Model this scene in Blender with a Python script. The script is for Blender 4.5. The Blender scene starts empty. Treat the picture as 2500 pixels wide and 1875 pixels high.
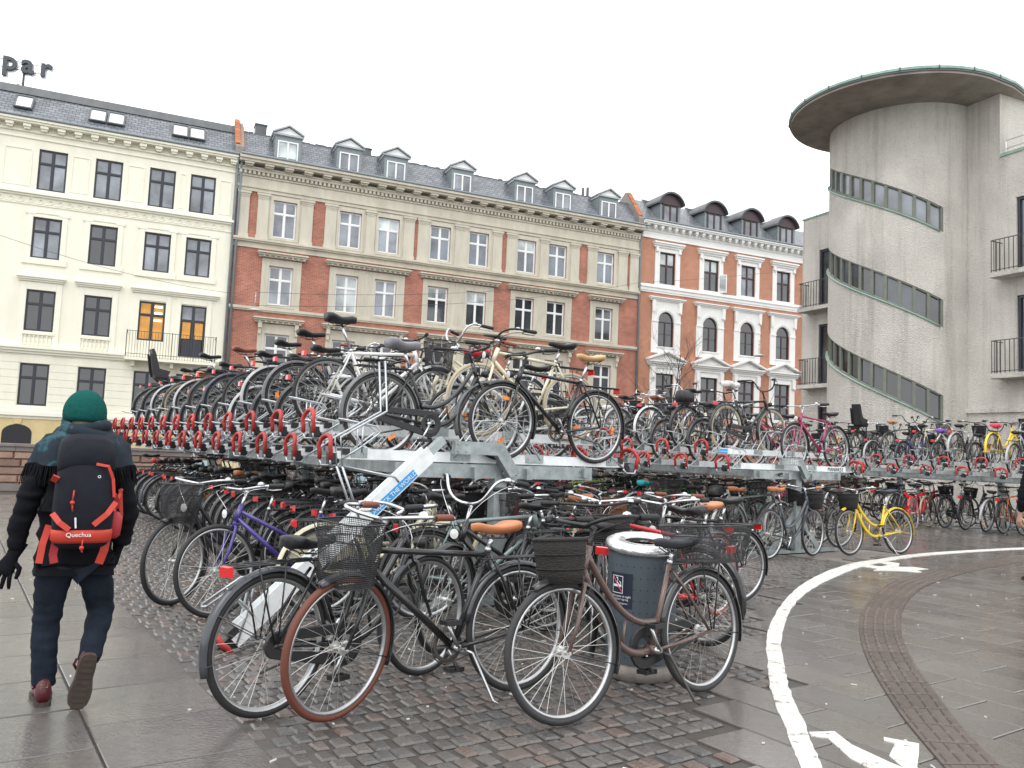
import bpy, bmesh, math, random
from math import sin, cos, pi, radians as rad
from mathutils import Vector, Matrix
R = random.Random(7)
sc = bpy.context.scene
COL = sc.collection
H = 1.36
# ------------------------------------------------------------------ camera, sky, sun, exposure
PITCH = math.atan(162/2000); ROLL = math.atan(.0427)
cam = bpy.data.cameras.new('camera'); camo = bpy.data.objects.new('camera', cam); COL.objects.link(camo)
cam.sensor_width = 36; cam.lens = 2000/2500*36; cam.clip_end = 2000; cam.clip_start = .05
Rt = Vector((1,0,0)); Fw = Vector((0,cos(PITCH),sin(PITCH))); Up = Vector((0,-sin(PITCH),cos(PITCH)))
cx = cos(ROLL)*Rt+sin(ROLL)*Up; cy = -sin(ROLL)*Rt+cos(ROLL)*Up
m = Matrix((cx, cy, -Fw)).transposed().to_4x4(); m.translation = (0,0,H); camo.matrix_world = m
sc.camera = camo
world = bpy.data.worlds.new('World'); sc.world = world; world.use_nodes = True
wn = world.node_tree; wn.nodes.clear()
wo = wn.nodes.new('ShaderNodeOutputWorld'); bg = wn.nodes.new('ShaderNodeBackground')
sky = wn.nodes.new('ShaderNodeTexSky'); sky.sky_type = 'NISHITA'; sky.sun_disc = False
sky.sun_elevation = rad(55); sky.sun_rotation = rad(200); sky.dust_density = 4
hs = wn.nodes.new('ShaderNodeHueSaturation'); hs.inputs['Saturation'].default_value = .25
mx = wn.nodes.new('ShaderNodeMixRGB'); mx.inputs[0].default_value = .88; mx.inputs[2].default_value = (12.1,12.25,12.4,1)
wn.links.new(sky.outputs[0], hs.inputs['Color']); wn.links.new(hs.outputs[0], mx.inputs[1])
wn.links.new(mx.outputs[0], bg.inputs[0]); bg.inputs[1].default_value = .1; wn.links.new(bg.outputs[0], wo.inputs[0])
sl = bpy.data.lights.new('sun', 'SUN'); sl.energy = .6; sl.angle = rad(40); sl.color = (1,.98,.95)
so = bpy.data.objects.new('sun', sl); COL.objects.link(so)
so.rotation_euler = (rad(35), 0, rad(-20)); so.location = (0,0,40)
sc.view_settings.view_transform = 'Standard'; sc.view_settings.look = 'None'
sc.view_settings.exposure = .7; sc.view_settings.gamma = 1; sc.view_settings.use_curve_mapping = False
sc.cycles.max_bounces = 6; sc.cycles.use_adaptive_sampling = True

# ------------------------------------------------------------------ materials
MATS = {}
def nt(name):
    mt = bpy.data.materials.new(name); mt.use_nodes = True
    return mt, mt.node_tree, mt.node_tree.nodes['Principled BSDF']
def N(t, typ, **k):
    n = t.nodes.new(typ)
    for a, v in k.items():
        if a.startswith('i_'): n.inputs[int(a[2:]) if a[2:].isdigit() else a[2:]].default_value = v
        else: setattr(n, a, v)
    return n
def c4(c): return (c[0], c[1], c[2], 1)
def pm(name, col=(.5,.5,.5), rough=.5, metal=0, var=0, vs=5, bump=0, bs=60, oc=False, rv=0, spec=.5, stretch=None, emit=0, orand=0, island=0, coat=0, tint=None):
    """principled material with noise variation; oc = object colour, orand/island = brightness change per piece"""
    mt, t, b = nt(name)
    b.inputs['Roughness'].default_value = rough; b.inputs['Metallic'].default_value = metal
    b.inputs['Specular IOR Level'].default_value = spec; b.inputs['Coat Weight'].default_value = abs(coat)
    if coat < 0: b.inputs['Coat Roughness'].default_value = .16
    tc = N(t, 'ShaderNodeTexCoord'); vec = tc.outputs['Object']
    if stretch:
        mp = N(t, 'ShaderNodeMapping'); mp.inputs['Scale'].default_value = stretch; t.links.new(vec, mp.inputs[0]); vec = mp.outputs[0]
    if oc:
        oi = N(t, 'ShaderNodeObjectInfo'); cur = oi.outputs['Color']
    else:
        rg = N(t, 'ShaderNodeRGB'); rg.outputs[0].default_value = c4(col); cur = rg.outputs[0]
    if tint is not None or orand or island:
        src = N(t, 'ShaderNodeNewGeometry').outputs['Random Per Island'] if island else N(t, 'ShaderNodeObjectInfo').outputs['Random']
        if tint is not None:
            cr = N(t, 'ShaderNodeValToRGB'); cr.color_ramp.interpolation = 'CONSTANT'
            while len(cr.color_ramp.elements) > 1: cr.color_ramp.elements.remove(cr.color_ramp.elements[0])
            for i, cc in enumerate(tint):
                e = cr.color_ramp.elements[0] if i == 0 else cr.color_ramp.elements.new(i/len(tint))
                e.position = i/len(tint); e.color = c4(cc)
            t.links.new(src, cr.inputs[0]); cur = cr.outputs[0]
        else:
            a = orand or island
            mr = N(t, 'ShaderNodeMapRange'); mr.inputs[3].default_value = 1-a; mr.inputs[4].default_value = 1+a; t.links.new(src, mr.inputs[0])
            hv = N(t, 'ShaderNodeHueSaturation'); t.links.new(mr.outputs[0], hv.inputs['Value']); t.links.new(cur, hv.inputs['Color']); cur = hv.outputs[0]
    if var:
        nz = N(t, 'ShaderNodeTexNoise'); nz.inputs['Scale'].default_value = vs; nz.inputs['Detail'].default_value = 6; nz.inputs['Roughness'].default_value = .65
        t.links.new(vec, nz.inputs[0])
        mr = N(t, 'ShaderNodeMapRange'); mr.inputs[1].default_value = .3; mr.inputs[2].default_value = .7; mr.inputs[3].default_value = 1-var; mr.inputs[4].default_value = 1+var
        t.links.new(nz.outputs[0], mr.inputs[0])
        hv = N(t, 'ShaderNodeHueSaturation'); t.links.new(mr.outputs[0], hv.inputs['Value']); t.links.new(cur, hv.inputs['Color']); cur = hv.outputs[0]
    t.links.new(cur, b.inputs['Base Color'])
    if rv:
        nz = N(t, 'ShaderNodeTexNoise'); nz.inputs['Scale'].default_value = 1.3 if rv > 0 else 20; nz.inputs['Detail'].default_value = 5
        t.links.new(N(t, 'ShaderNodeNewGeometry').outputs['Position'], nz.inputs[0])
        mr = N(t, 'ShaderNodeMapRange'); mr.inputs[1].default_value = .35; mr.inputs[2].default_value = .65
        mr.inputs[3].default_value = max(.03, rough-abs(rv)); mr.inputs[4].default_value = rough+abs(rv)
        t.links.new(nz.outputs[0], mr.inputs[0]); t.links.new(mr.outputs[0], b.inputs['Roughness'])
    if bump:
        nb = N(t, 'ShaderNodeTexNoise'); nb.inputs['Scale'].default_value = bs; nb.inputs['Detail'].default_value = 4
        t.links.new(vec, nb.inputs[0])
        bp = N(t, 'ShaderNodeBump'); bp.inputs['Strength'].default_value = bump; bp.inputs['Distance'].default_value = .01
        t.links.new(nb.outputs[0], bp.inputs['Height']); t.links.new(bp.outputs[0], b.inputs['Normal'])
    if emit:
        t.links.new(cur, b.inputs['Emission Color']); b.inputs['Emission Strength'].default_value = emit
    MATS[name] = mt
    return mt
def brickmat(name, c1, c2, mortar, bw, bh, ms=.012, rough=.8, var=.15, metal=0, offset=.5, bump=.4, bdist=.01):
    mt, t, b = nt(name)
    b.inputs['Roughness'].default_value = rough; b.inputs['Metallic'].default_value = metal
    tc = N(t, 'ShaderNodeTexCoord'); sp = N(t, 'ShaderNodeSeparateXYZ'); cb = N(t, 'ShaderNodeCombineXYZ')
    t.links.new(tc.outputs['Object'], sp.inputs[0]); t.links.new(sp.outputs[0], cb.inputs[0]); t.links.new(sp.outputs[2], cb.inputs[1])
    bt = N(t, 'ShaderNodeTexBrick'); bt.inputs['Scale'].default_value = 1; bt.inputs['Brick Width'].default_value = bw; bt.inputs['Row Height'].default_value = bh
    bt.inputs['Mortar Size'].default_value = ms; bt.inputs['Mortar Smooth'].default_value = .3; bt.inputs['Bias'].default_value = 0; bt.offset = offset
    bt.inputs['Color1'].default_value = c4(c1); bt.inputs['Color2'].default_value = c4(c2); bt.inputs['Mortar'].default_value = c4(mortar)
    t.links.new(cb.outputs[0], bt.inputs[0])
    nz = N(t, 'ShaderNodeTexNoise'); nz.inputs['Scale'].default_value = .9; nz.inputs['Detail'].default_value = 8; nz.inputs['Roughness'].default_value = .7
    t.links.new(tc.outputs['Object'], nz.inputs[0])
    mr = N(t, 'ShaderNodeMapRange'); mr.inputs[1].default_value = .3; mr.inputs[2].default_value = .7; mr.inputs[3].default_value = 1-var; mr.inputs[4].default_value = 1+var
    t.links.new(nz.outputs[0], mr.inputs[0])
    hv = N(t, 'ShaderNodeHueSaturation'); t.links.new(mr.outputs[0], hv.inputs['Value']); t.links.new(bt.outputs[0], hv.inputs['Color'])
    t.links.new(hv.outputs[0], b.inputs['Base Color'])
    bp = N(t, 'ShaderNodeBump'); bp.inputs['Strength'].default_value = bump; bp.inputs['Distance'].default_value = bdist; bp.invert = True
    t.links.new(bt.outputs['Fac'], bp.inputs['Height']); t.links.new(bp.outputs[0], b.inputs['Normal'])
    MATS[name] = mt
    return mt
def concretemat():
    mt, t, b = nt('pebbledash')
    b.inputs['Roughness'].default_value = .9
    tc = N(t, 'ShaderNodeTexCoord'); P = tc.outputs['Object']
    mp = N(t, 'ShaderNodeMapping'); mp.inputs['Scale'].default_value = (1.3,1.3,.07); t.links.new(P, mp.inputs[0])
    st = N(t, 'ShaderNodeTexNoise'); st.inputs['Scale'].default_value = 1.6; st.inputs['Detail'].default_value = 7; st.inputs['Roughness'].default_value = .7; t.links.new(mp.outputs[0], st.inputs[0])
    r1 = N(t, 'ShaderNodeValToRGB'); r1.color_ramp.elements[0].position = .33; r1.color_ramp.elements[1].position = .5
    r1.color_ramp.elements[0].color = (.45,.43,.39,1); r1.color_ramp.elements[1].color = (.6,.575,.53,1); t.links.new(st.outputs[0], r1.inputs[0])
    nz = N(t, 'ShaderNodeTexNoise'); nz.inputs['Scale'].default_value = .6; nz.inputs['Detail'].default_value = 8; t.links.new(P, nz.inputs[0])
    fine = N(t, 'ShaderNodeTexNoise'); fine.inputs['Scale'].default_value = 14; fine.inputs['Detail'].default_value = 6; fine.inputs['Roughness'].default_value = .8; t.links.new(P, fine.inputs[0])
    ad = N(t, 'ShaderNodeMath', operation='ADD'); t.links.new(nz.outputs[0], ad.inputs[0]); t.links.new(fine.outputs[0], ad.inputs[1])
    mr = N(t, 'ShaderNodeMapRange'); mr.inputs[1].default_value = .7; mr.inputs[2].default_value = 1.3; mr.inputs[3].default_value = .78; mr.inputs[4].default_value = 1.2; t.links.new(ad.outputs[0], mr.inputs[0])
    hv = N(t, 'ShaderNodeHueSaturation'); t.links.new(mr.outputs[0], hv.inputs['Value']); t.links.new(r1.outputs[0], hv.inputs['Color'])
    t.links.new(hv.outputs[0], b.inputs['Base Color'])
    vr = N(t, 'ShaderNodeTexVoronoi'); vr.inputs['Scale'].default_value = 26; t.links.new(P, vr.inputs[0])
    bp = N(t, 'ShaderNodeBump'); bp.inputs['Strength'].default_value = .9; bp.inputs['Distance'].default_value = .03; t.links.new(vr.outputs[0], bp.inputs['Height'])
    bp2 = N(t, 'ShaderNodeBump'); bp2.inputs['Strength'].default_value = .6; bp2.inputs['Distance'].default_value = .05; t.links.new(fine.outputs[0], bp2.inputs['Height']); t.links.new(bp.outputs[0], bp2.inputs['Normal'])
    t.links.new(bp2.outputs[0], b.inputs['Normal'])
    MATS['pebbledash'] = mt
concretemat()
def glassmat(name, dark, refl):
    mt, t, b = nt(name)
    oi = N(t, 'ShaderNodeObjectInfo')
    b.inputs['Roughness'].default_value = .06; b.inputs['IOR'].default_value = refl
    nz = N(t, 'ShaderNodeTexNoise'); nz.inputs['Scale'].default_value = .7; nz.inputs['Detail'].default_value = 5
    t.links.new(N(t, 'ShaderNodeNewGeometry').outputs['Position'], nz.inputs[0])
    mr = N(t, 'ShaderNodeMapRange'); mr.inputs[1].default_value = .35; mr.inputs[2].default_value = .65; mr.inputs[3].default_value = .35; mr.inputs[4].default_value = 1.3; t.links.new(nz.outputs[0], mr.inputs[0])  # noise in the pane colour paints uneven reflections of sky and dark houses
    hv = N(t, 'ShaderNodeHueSaturation'); t.links.new(mr.outputs[0], hv.inputs['Value']); t.links.new(oi.outputs['Color'], hv.inputs['Color'])
    t.links.new(hv.outputs[0], b.inputs['Base Color'])
    bp = N(t, 'ShaderNodeBump'); bp.inputs['Strength'].default_value = .08; bp.inputs['Distance'].default_value = .05; t.links.new(nz.outputs[0], bp.inputs['Height']); t.links.new(bp.outputs[0], b.inputs['Normal'])
    MATS[name] = mt
glassmat('window_glass', .05, 1.9)
pm('cream', (.82,.8,.67), .8, var=.07, vs=1.0, stretch=(1.2,1,.35), bump=.2, bs=30)
pm('cream_trim', (.83,.81,.69), .75, var=.04, vs=2)
pm('yellow_base', (.62,.5,.26), .8, var=.1, vs=1.5)
pm('stucco', (.55,.515,.425), .85, var=.14, vs=1.6, stretch=(1,1,.3), bump=.2, bs=30)
pm('stucco_dark', (.36,.33,.27), .85, var=.16, vs=2)
pm('white_trim', (.8,.8,.78), .7, var=.04, vs=2)
pm('off_white', (.74,.74,.72), .6, var=.05)
brickmat('red_brick', (.45,.15,.095), (.32,.1,.065), (.42,.29,.23), .24, .075, .01, var=.28)
brickmat('orange_brick', (.52,.17,.07), (.36,.1,.045), (.5,.38,.3), .24, .078, .013, var=.12)
brickmat('slate', (.13,.142,.16), (.2,.215,.24), (.03,.032,.035), .3, .17, .012, rough=.3, var=.25, bump=.8, bdist=.03)
pm('lead', (.1,.108,.115), .45, var=.25, vs=2, stretch=(1,1,.3))
pm('zinc', (.21,.245,.26), .5, metal=.2, var=.12, vs=2)
pm('zinc_light', (.38,.42,.44), .5, metal=.1, var=.1, vs=2)
pm('plum_wood', (.05,.028,.032), .4)
pm('navy_wood', (.022,.026,.04), .35)
pm('white_wood', (.82,.83,.83), .4)
pm('terracotta', (.42,.15,.07), .8, var=.25, vs=6, orand=.25)
pm('copper_green', (.25,.38,.32), .7, var=.22, vs=2)
pm('green_frame', (.15,.165,.135), .55, var=.15, vs=3)
pm('iron', (.06,.055,.05), .5)
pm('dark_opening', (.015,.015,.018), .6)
pm('sandstone', (.27,.175,.135), .85, var=.25, vs=4, bump=.7, bs=12, orand=.28)
pm('wall_cap', (.19,.165,.155), .6, var=.15, vs=3)
pm('mortar', (.4,.33,.28), .9)
pm('galv', (.34,.38,.385), .42, metal=.5, var=.3, vs=9, rv=.0)
pm('alu', (.78,.81,.82), .38, metal=.12, var=.14, vs=8)
pm('steel_rod', (.47,.5,.52), .35, metal=.8)
pm('red_rubber', (.43,.03,.028), .5, orand=.2, var=.2, vs=25, bump=.1, bs=80)
pm('black_plastic', (.018,.018,.02), .42, bump=.1, bs=150)
pm('rubber', (.02,.02,.021), .6, oc=True, bump=.25, bs=180)
pm('paint', oc=True, rough=.22, coat=.35, var=.1, vs=14)
pm('leather', oc=True, rough=.42, var=.12, vs=10, bump=.12, bs=90)
pm('chrome', (.6,.61,.62), .26, metal=1, var=.1, vs=12)
pm('rim', (.5,.51,.52), .3, metal=.85, var=.12, vs=8)
pm('spoke', (.62,.62,.6), .3, metal=.8)
pm('grip', oc=True, rough=.6, bump=.3, bs=120)
pm('wire', (.018,.018,.02), .4)
pm('wicker', oc=True, rough=.75, var=.3, vs=40, bump=1, bs=50, stretch=(1,1,3))
pm('lens_red', (.65,.015,.015), .15, coat=.5)
pm('lens_orange', (.9,.24,.01), .2, coat=.5)
pm('lens_white', (.7,.7,.68), .12, coat=.5)
pm('bin_blue', (.062,.082,.098), .42, var=.1, vs=5)
pm('bin_steel', (.68,.69,.7), .25, metal=.8, rv=-.12)
pm('cement', (.25,.225,.205), .85, var=.25, vs=10, bump=.5, bs=25)
pm('sign_navy', (.012,.016,.035), .35)
pm('sign_white', (.8,.8,.82), .4)
pm('sign_blue', (.03,.32,.7), .35)
pm('sign_magenta', (.55,.02,.12), .4)
pm('poster_blue', (.42,.56,.62), .6)
pm('poster_yellow', (.72,.62,.36), .6)
pm('road_white', (.64,.63,.59), .55, var=.12, vs=9, bump=.5, bs=70)
def wear(name, dark, thr, sc_):
    t = MATS[name].node_tree; b = t.nodes['Principled BSDF']; old = b.inputs['Base Color'].links[0].from_socket
    nz = N(t, 'ShaderNodeTexNoise'); nz.inputs['Scale'].default_value = sc_; nz.inputs['Detail'].default_value = 9; nz.inputs['Roughness'].default_value = .72
    t.links.new(N(t, 'ShaderNodeNewGeometry').outputs['Position'], nz.inputs[0])
    mr = N(t, 'ShaderNodeMapRange'); mr.inputs[1].default_value = thr; mr.inputs[2].default_value = thr+.04; t.links.new(nz.outputs[0], mr.inputs[0])
    mx_ = N(t, 'ShaderNodeMixRGB'); mx_.inputs[2].default_value = c4(dark); t.links.new(mr.outputs[0], mx_.inputs[0]); t.links.new(old, mx_.inputs[1]); t.links.new(mx_.outputs[0], b.inputs['Base Color'])
wear('road_white', (.2,.185,.165), .575, 11)
ST = [(.105,.094,.087),(.118,.1,.089),(.092,.085,.08),(.125,.098,.085),(.103,.094,.087),(.08,.077,.076),(.11,.1,.092),(.135,.098,.082),(.105,.096,.09),(.093,.083,.076),(.112,.103,.095),(.087,.083,.081)]
pm('sett', (.1,.1,.1), .32, coat=-.45, tint=ST, var=.2, vs=30, bump=.8, bs=45, rv=.2)
pm('sett_far', (.1,.1,.1), .34, coat=-.3, tint=ST, island=.1, var=.28, vs=30, bump=.8, bs=45, rv=.2)
SL = [(.118,.107,.097),(.1,.091,.084),(.128,.117,.105),(.106,.096,.09),(.114,.107,.1)]
pm('slab', (.1,.1,.1), .3, coat=-.45, tint=SL, var=.22, vs=14, bump=.4, bs=55, rv=.16)
pm('slab_far', (.1,.1,.1), .3, coat=-.45, tint=SL, island=.1, var=.22, vs=14, bump=.4, bs=55, rv=.16)
PV = [(.13,.114,.101),(.113,.098,.088),(.146,.13,.113),(.124,.112,.102),(.105,.091,.083),(.137,.124,.108)]
pm('paver', (.1,.1,.1), .26, coat=-.6, tint=PV, var=.16, vs=18, bump=.3, bs=70, rv=.15)
pm('paver_far', (.1,.1,.1), .26, coat=-.6, tint=PV, island=.1, var=.16, vs=18, bump=.3, bs=70, rv=.15)
pm('joint_mid', (.085,.077,.07), .6, var=.2, vs=10)
pm('joint', (.06,.053,.047), .6, var=.25, vs=10, bump=.5, bs=90)
pm('joint_light', (.21,.19,.17), .6, var=.2, vs=6)
pm('tactile', (.1,.078,.068), .28, orand=.2, var=.15, vs=20, bump=.3, bs=60)
pm('litter', (.6,.58,.54), .7)
pm('coat', (.008,.0085,.011), .9, spec=.12, var=.25, vs=9, bump=.6, bs=14)
pm('jeans', (.013,.018,.028), .9, spec=.15, var=.3, vs=10, bump=.8, bs=16)
pm('boot', (.085,.014,.022), .4, var=.2, vs=20)
pm('sole', (.055,.04,.032), .7, var=.25, vs=25)
pm('buckle', (.6,.5,.3), .25, metal=1)
pm('pack_grey', (.01,.012,.018), .75, spec=.2, var=.2, vs=12, bump=.4, bs=20)
pm('pack_red', (.5,.04,.022), .55, var=.1, vs=10)
pm('pack_dark_red', (.4,.03,.035), .6)
pm('skin', (.5,.3,.22), .5)
pm('hair', (.1,.06,.04), .6)
pm('bark', (.05,.04,.038), .8)
pm('lamp_grey', (.5,.52,.53), .35, metal=.3)
pm('warm_room', (.52,.25,.055), .6, emit=.22, var=.25, vs=1.5)
pm('room_light', (1,.85,.6), .5, emit=2.2)
def woolmat(name, c1, c2, ribs):
    mt, t, b = nt(name); b.inputs['Roughness'].default_value = .95
    tc = N(t, 'ShaderNodeTexCoord'); wv = N(t, 'ShaderNodeTexWave'); wv.inputs['Scale'].default_value = ribs; wv.inputs['Distortion'].default_value = 1.2
    t.links.new(tc.outputs['Object'], wv.inputs[0]); cr = N(t, 'ShaderNodeValToRGB'); cr.color_ramp.elements[0].color = c4(c1); cr.color_ramp.elements[1].color = c4(c2)
    t.links.new(wv.outputs[0], cr.inputs[0]); t.links.new(cr.outputs[0], b.inputs['Base Color'])
    MATS[name] = mt
def plaid():
    mt, t, b = nt('plaid_wool'); b.inputs['Roughness'].default_value = .95
    tc = N(t, 'ShaderNodeTexCoord'); nz = N(t, 'ShaderNodeTexNoise'); nz.inputs['Scale'].default_value = 7; nz.inputs['Detail'].default_value = 3; t.links.new(tc.outputs['Object'], nz.inputs[0])
    sp = N(t, 'ShaderNodeMapRange'); sp.inputs[1].default_value = .3; sp.inputs[2].default_value = .7; t.links.new(nz.outputs[0], sp.inputs[0])
    cr = N(t, 'ShaderNodeValToRGB'); cr.color_ramp.interpolation = 'EASE'
    for p, c in ((0,(.008,.01,.015)),(.5,(.01,.02,.032)),(.66,(.025,.085,.1)),(.8,(.01,.016,.04)),(.97,(.14,.03,.1))):
        e = cr.color_ramp.elements.new(p); e.color = c4(c)
    t.links.new(sp.outputs[0], cr.inputs[0]); t.links.new(cr.outputs[0], b.inputs['Base Color'])
    MATS['plaid_wool'] = mt
plaid()
pm('green_wool', (.01,.085,.075), .95, spec=.1, var=.15, vs=40, bump=.4, bs=90)

# ------------------------------------------------------------------ mesh helpers
class MB:
    def __init__(s): s.v = []; s.f = []
    def add(s, vs, fs):
        o = len(s.v); s.v += [tuple(v) for v in vs]; s.f += [tuple(i+o for i in f) for f in fs]; return s
    def box(s, x0, x1, y0, y1, z0, z1, M=None):
        vs = [Vector((x,y,z)) for z in (z0,z1) for x,y in ((x0,y0),(x1,y0),(x1,y1),(x0,y1))]
        if M: vs = [M@v for v in vs]
        return s.add(vs, [(0,3,2,1),(4,5,6,7),(0,1,5,4),(1,2,6,5),(2,3,7,6),(3,0,4,7)])
    def frus(s, x0, x1, y0, y1, z0, z1, inset, M=None, ztop=None):
        i = inset
        vs = [Vector(p) for p in ((x0,y0,z0),(x1,y0,z0),(x1,y1,z0),(x0,y1,z0),(x0,y0,z1-i),(x1,y0,z1-i),(x1,y1,z1-i),(x0,y1,z1-i),(x0+i,y0+i,z1),(x1-i,y0+i,z1),(x1-i,y1-i,z1),(x0+i,y1-i,z1))]
        if M: vs = [M@v for v in vs]
        return s.add(vs, [(0,3,2,1),(0,1,5,4),(1,2,6,5),(2,3,7,6),(3,0,4,7),(4,5,9,8),(5,6,10,9),(6,7,11,10),(7,4,8,11),(8,9,10,11)])
    def tube(s, pts, r, n=6, closed=False, cap=True):
        pts = [Vector(p) for p in pts]; L = len(pts); rr = r if isinstance(r, (list,tuple)) else [r]*L
        vs = []; up = None
        for i, p in enumerate(pts):
            if closed: d = pts[(i+1)%L]-pts[i-1]
            else: d = pts[min(i+1,L-1)]-pts[max(i-1,0)]
            if d.length < 1e-9: d = Vector((0,0,1))
            d.normalize()
            if up is None:
                up = Vector((0,0,1)) if abs(d.z) < .9 else Vector((1,0,0))
            a = up-d*up.dot(d)
            if a.length < 1e-6: a = d.orthogonal()
            a.normalize(); up = a; b = d.cross(a)
            for k in range(n):
                an = 2*pi*k/n; vs.append(p+(a*cos(an)+b*sin(an))*rr[i])
        fs = []
        for i in range(L if closed else L-1):
            j = (i+1)%L
            for k in range(n):
                k2 = (k+1)%n; fs.append((i*n+k, i*n+k2, j*n+k2, j*n+k))
        if cap and not closed:
            fs.append(tuple(range(n))[::-1]); fs.append(tuple((L-1)*n+k for k in range(n)))
        return s.add(vs, fs)
    def lathe(s, prof, n=24, M=None, a0=0, a1=2*pi, axis='z'):
        full = abs(a1-a0-2*pi) < 1e-6; m_ = n if full else n+1; vs = []; L = len(prof)
        for i in range(m_):
            a = a0+(a1-a0)*i/n
            for (r, z) in prof:
                if axis == 'z': p = Vector((r*cos(a), r*sin(a), z))
                else: p = Vector((r*cos(a), z, r*sin(a)))
                vs.append(M@p if M else p)
        fs = []
        for i in range(n):
            j = (i+1)%m_
            for k in range(L-1): fs.append((i*L+k, j*L+k, j*L+k+1, i*L+k+1))
        return s.add(vs, fs)
    def prism(s, poly, y0, y1, M=None):
        """poly in (x,z), extruded along y"""
        n = len(poly); vs = [Vector((x,y0,z)) for x,z in poly]+[Vector((x,y1,z)) for x,z in poly]
        if M: vs = [M@v for v in vs]
        return s.add(vs, [tuple(range(n)), tuple(range(2*n-1,n-1,-1))]+[(i,i+n,(i+1)%n+n,(i+1)%n) for i in range(n)])
    def slabp(s, poly, z0, z1):
        n = len(poly); vs = [Vector((x,y,z0)) for x,y in poly]+[Vector((x,y,z1)) for x,y in poly]
        return s.add(vs, [tuple(range(n))[::-1], tuple(range(n,2*n))]+[(i,(i+1)%n,(i+1)%n+n,i+n) for i in range(n)])
    def loft(s, rings, cap=True):
        n = len(rings[0]); vs = [v for r in rings for v in r]; fs = []
        for i in range(len(rings)-1):
            for k in range(n):
                k2 = (k+1)%n; fs.append((i*n+k, i*n+k2, (i+1)*n+k2, (i+1)*n+k))
        if cap: fs.append(tuple(range(n))[::-1]); fs.append(tuple((len(rings)-1)*n+k for k in range(n)))
        return s.add(vs, fs)
    def mesh(s, name, mat, smooth=False):
        me = bpy.data.meshes.new(name); me.from_pydata(s.v, [], s.f)
        if smooth: me.polygons.foreach_set('use_smooth', [True]*len(me.polygons))
        me.materials.append(MATS[mat]); me.update(); return me
    def obj(s, name, mat, parent=None, smooth=False, loc=None, **k):
        return link(name, s.mesh(name, mat, smooth), parent, loc, **k)
def link(name, me, parent=None, loc=None, mw=None, color=None, kind=None, label=None, cat=None, group=None):
    o = bpy.data.objects.new(name, me); COL.objects.link(o)
    if parent: o.parent = parent
    if loc is not None: o.location = loc
    if mw is not None: o.matrix_local = mw
    if color is not None: o.color = c4(color)
    if kind: o['kind'] = kind
    if label: o['label'] = label
    if cat: o['category'] = cat
    if group: o['group'] = group
    return o
def empty(name, loc, rz=0, label=None, cat=None, group=None):
    o = link(name, None, None, loc, label=label, cat=cat, group=group); o.rotation_euler = (0,0,rz); o.empty_display_size = .2; return o
def textmesh(txt, size, ext=.0, align='LEFT', shear=0, bold=0):
    cu = bpy.data.curves.new('lettering', 'FONT'); cu.body = txt; cu.size = size; cu.extrude = ext; cu.align_x = align; cu.shear = shear; cu.resolution_u = 3; cu.offset = bold
    o = bpy.data.objects.new('lettering', cu); COL.objects.link(o)
    dg = bpy.context.evaluated_depsgraph_get(); me = bpy.data.meshes.new_from_object(o.evaluated_get(dg))
    bpy.data.objects.remove(o); bpy.data.curves.remove(cu); me.materials.clear(); return me
def lettering(txt, size, mat, parent, mw, ext=.002, name='lettering', align='CENTER'):
    me = textmesh(txt, size, ext, align); me.materials.append(MATS[mat]); return link(name, me, parent, mw=mw)

# plan frame: t across the racks (to the right and away), r along them (to the left and away)
TA = rad(34.4); TV = Vector((cos(TA), sin(TA), 0)); RV = Vector((-sin(TA), cos(TA), 0))
def tr(t, r, z=0): return TV*t+RV*r+Vector((0,0,z))
def to_tr(x, y): return (x*TV.x+y*TV.y, x*RV.x+y*RV.y)

# ------------------------------------------------------------------ ground
MB().box(-400,400,-60,600,-.5,-.06).obj('ground', 'joint', kind='structure')
K = H/1.45
WO = [(1.33,3.5),(1.45,4.04),(1.52,4.35),(1.61,4.81),(1.72,5.32),(1.86,5.81),(2.09,6.6),(2.32,7.26),(2.73,8.24),(3.2,9.24),(3.74,10.23),(4.43,11.32),(5.21,12.34),(5.84,12.94),(6.67,13.74),(7.85,14.62),(10,15.96),(13,17.5),(17,19.2)]
WI = [(1.45,3.5),(1.56,4.05),(1.63,4.36),(1.735,4.81),(1.845,5.32),(1.975,5.81),(2.21,6.6),(2.43,7.22),(2.8,8.13),(3.23,9.02),(3.74,9.9),(4.38,10.87),(5.1,11.87),(5.72,12.55),(6.52,13.36),(7.7,14.28),(9.8,15.62),(13,17.2),(17,18.9)]
WO = [(x*K,y*K) for x,y in WO]; WI = [(x*K,y*K) for x,y in WI]
def curve_x(pts, y):
    for (x0,y0),(x1,y1) in zip(pts, pts[1:]):
        if y0 <= y <= y1: return x0+(x1-x0)*(y-y0)/(y1-y0)
    return pts[0][0] if y < pts[0][1] else pts[-1][0]
def in_view(x, y, m_=.25):
    return y > 2.6 and abs(x/y) < .625+m_/y*3+.03
T_SLAB = 1.265
def paver_side(t, r, x, y):
    wx = curve_x(WO, y)
    tooth = .35*((int(round(r/.36)*7919) % 5)/5)
    return (x > wx-.12-tooth) if y < 13.5 else t > 5.6
def paver_covers(t, r):
    i = math.floor((t-(T_SLAB+.1))/.35); off = .36*(i%2); j = math.floor((r+4-off)/.72)
    if i < 0 or j < 0: return False
    tc_, rc_ = T_SLAB+.1+(i+.5)*.35, -4+off+(j+.5)*.72; c = tr(tc_, rc_)
    return paver_side(tc_, rc_, c.x, c.y)
TLl = [(2.05,3.5),(2.18,4.12),(2.32,4.78),(2.44,5.25),(2.66,6.01),(2.87,6.64),(3.18,7.43),(3.61,8.36),(4.13,9.29),(4.81,10.35),(5.56,11.26),(6.66,12.4),(7.96,13.53),(8.88,14.19),(11,15.5)]
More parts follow.
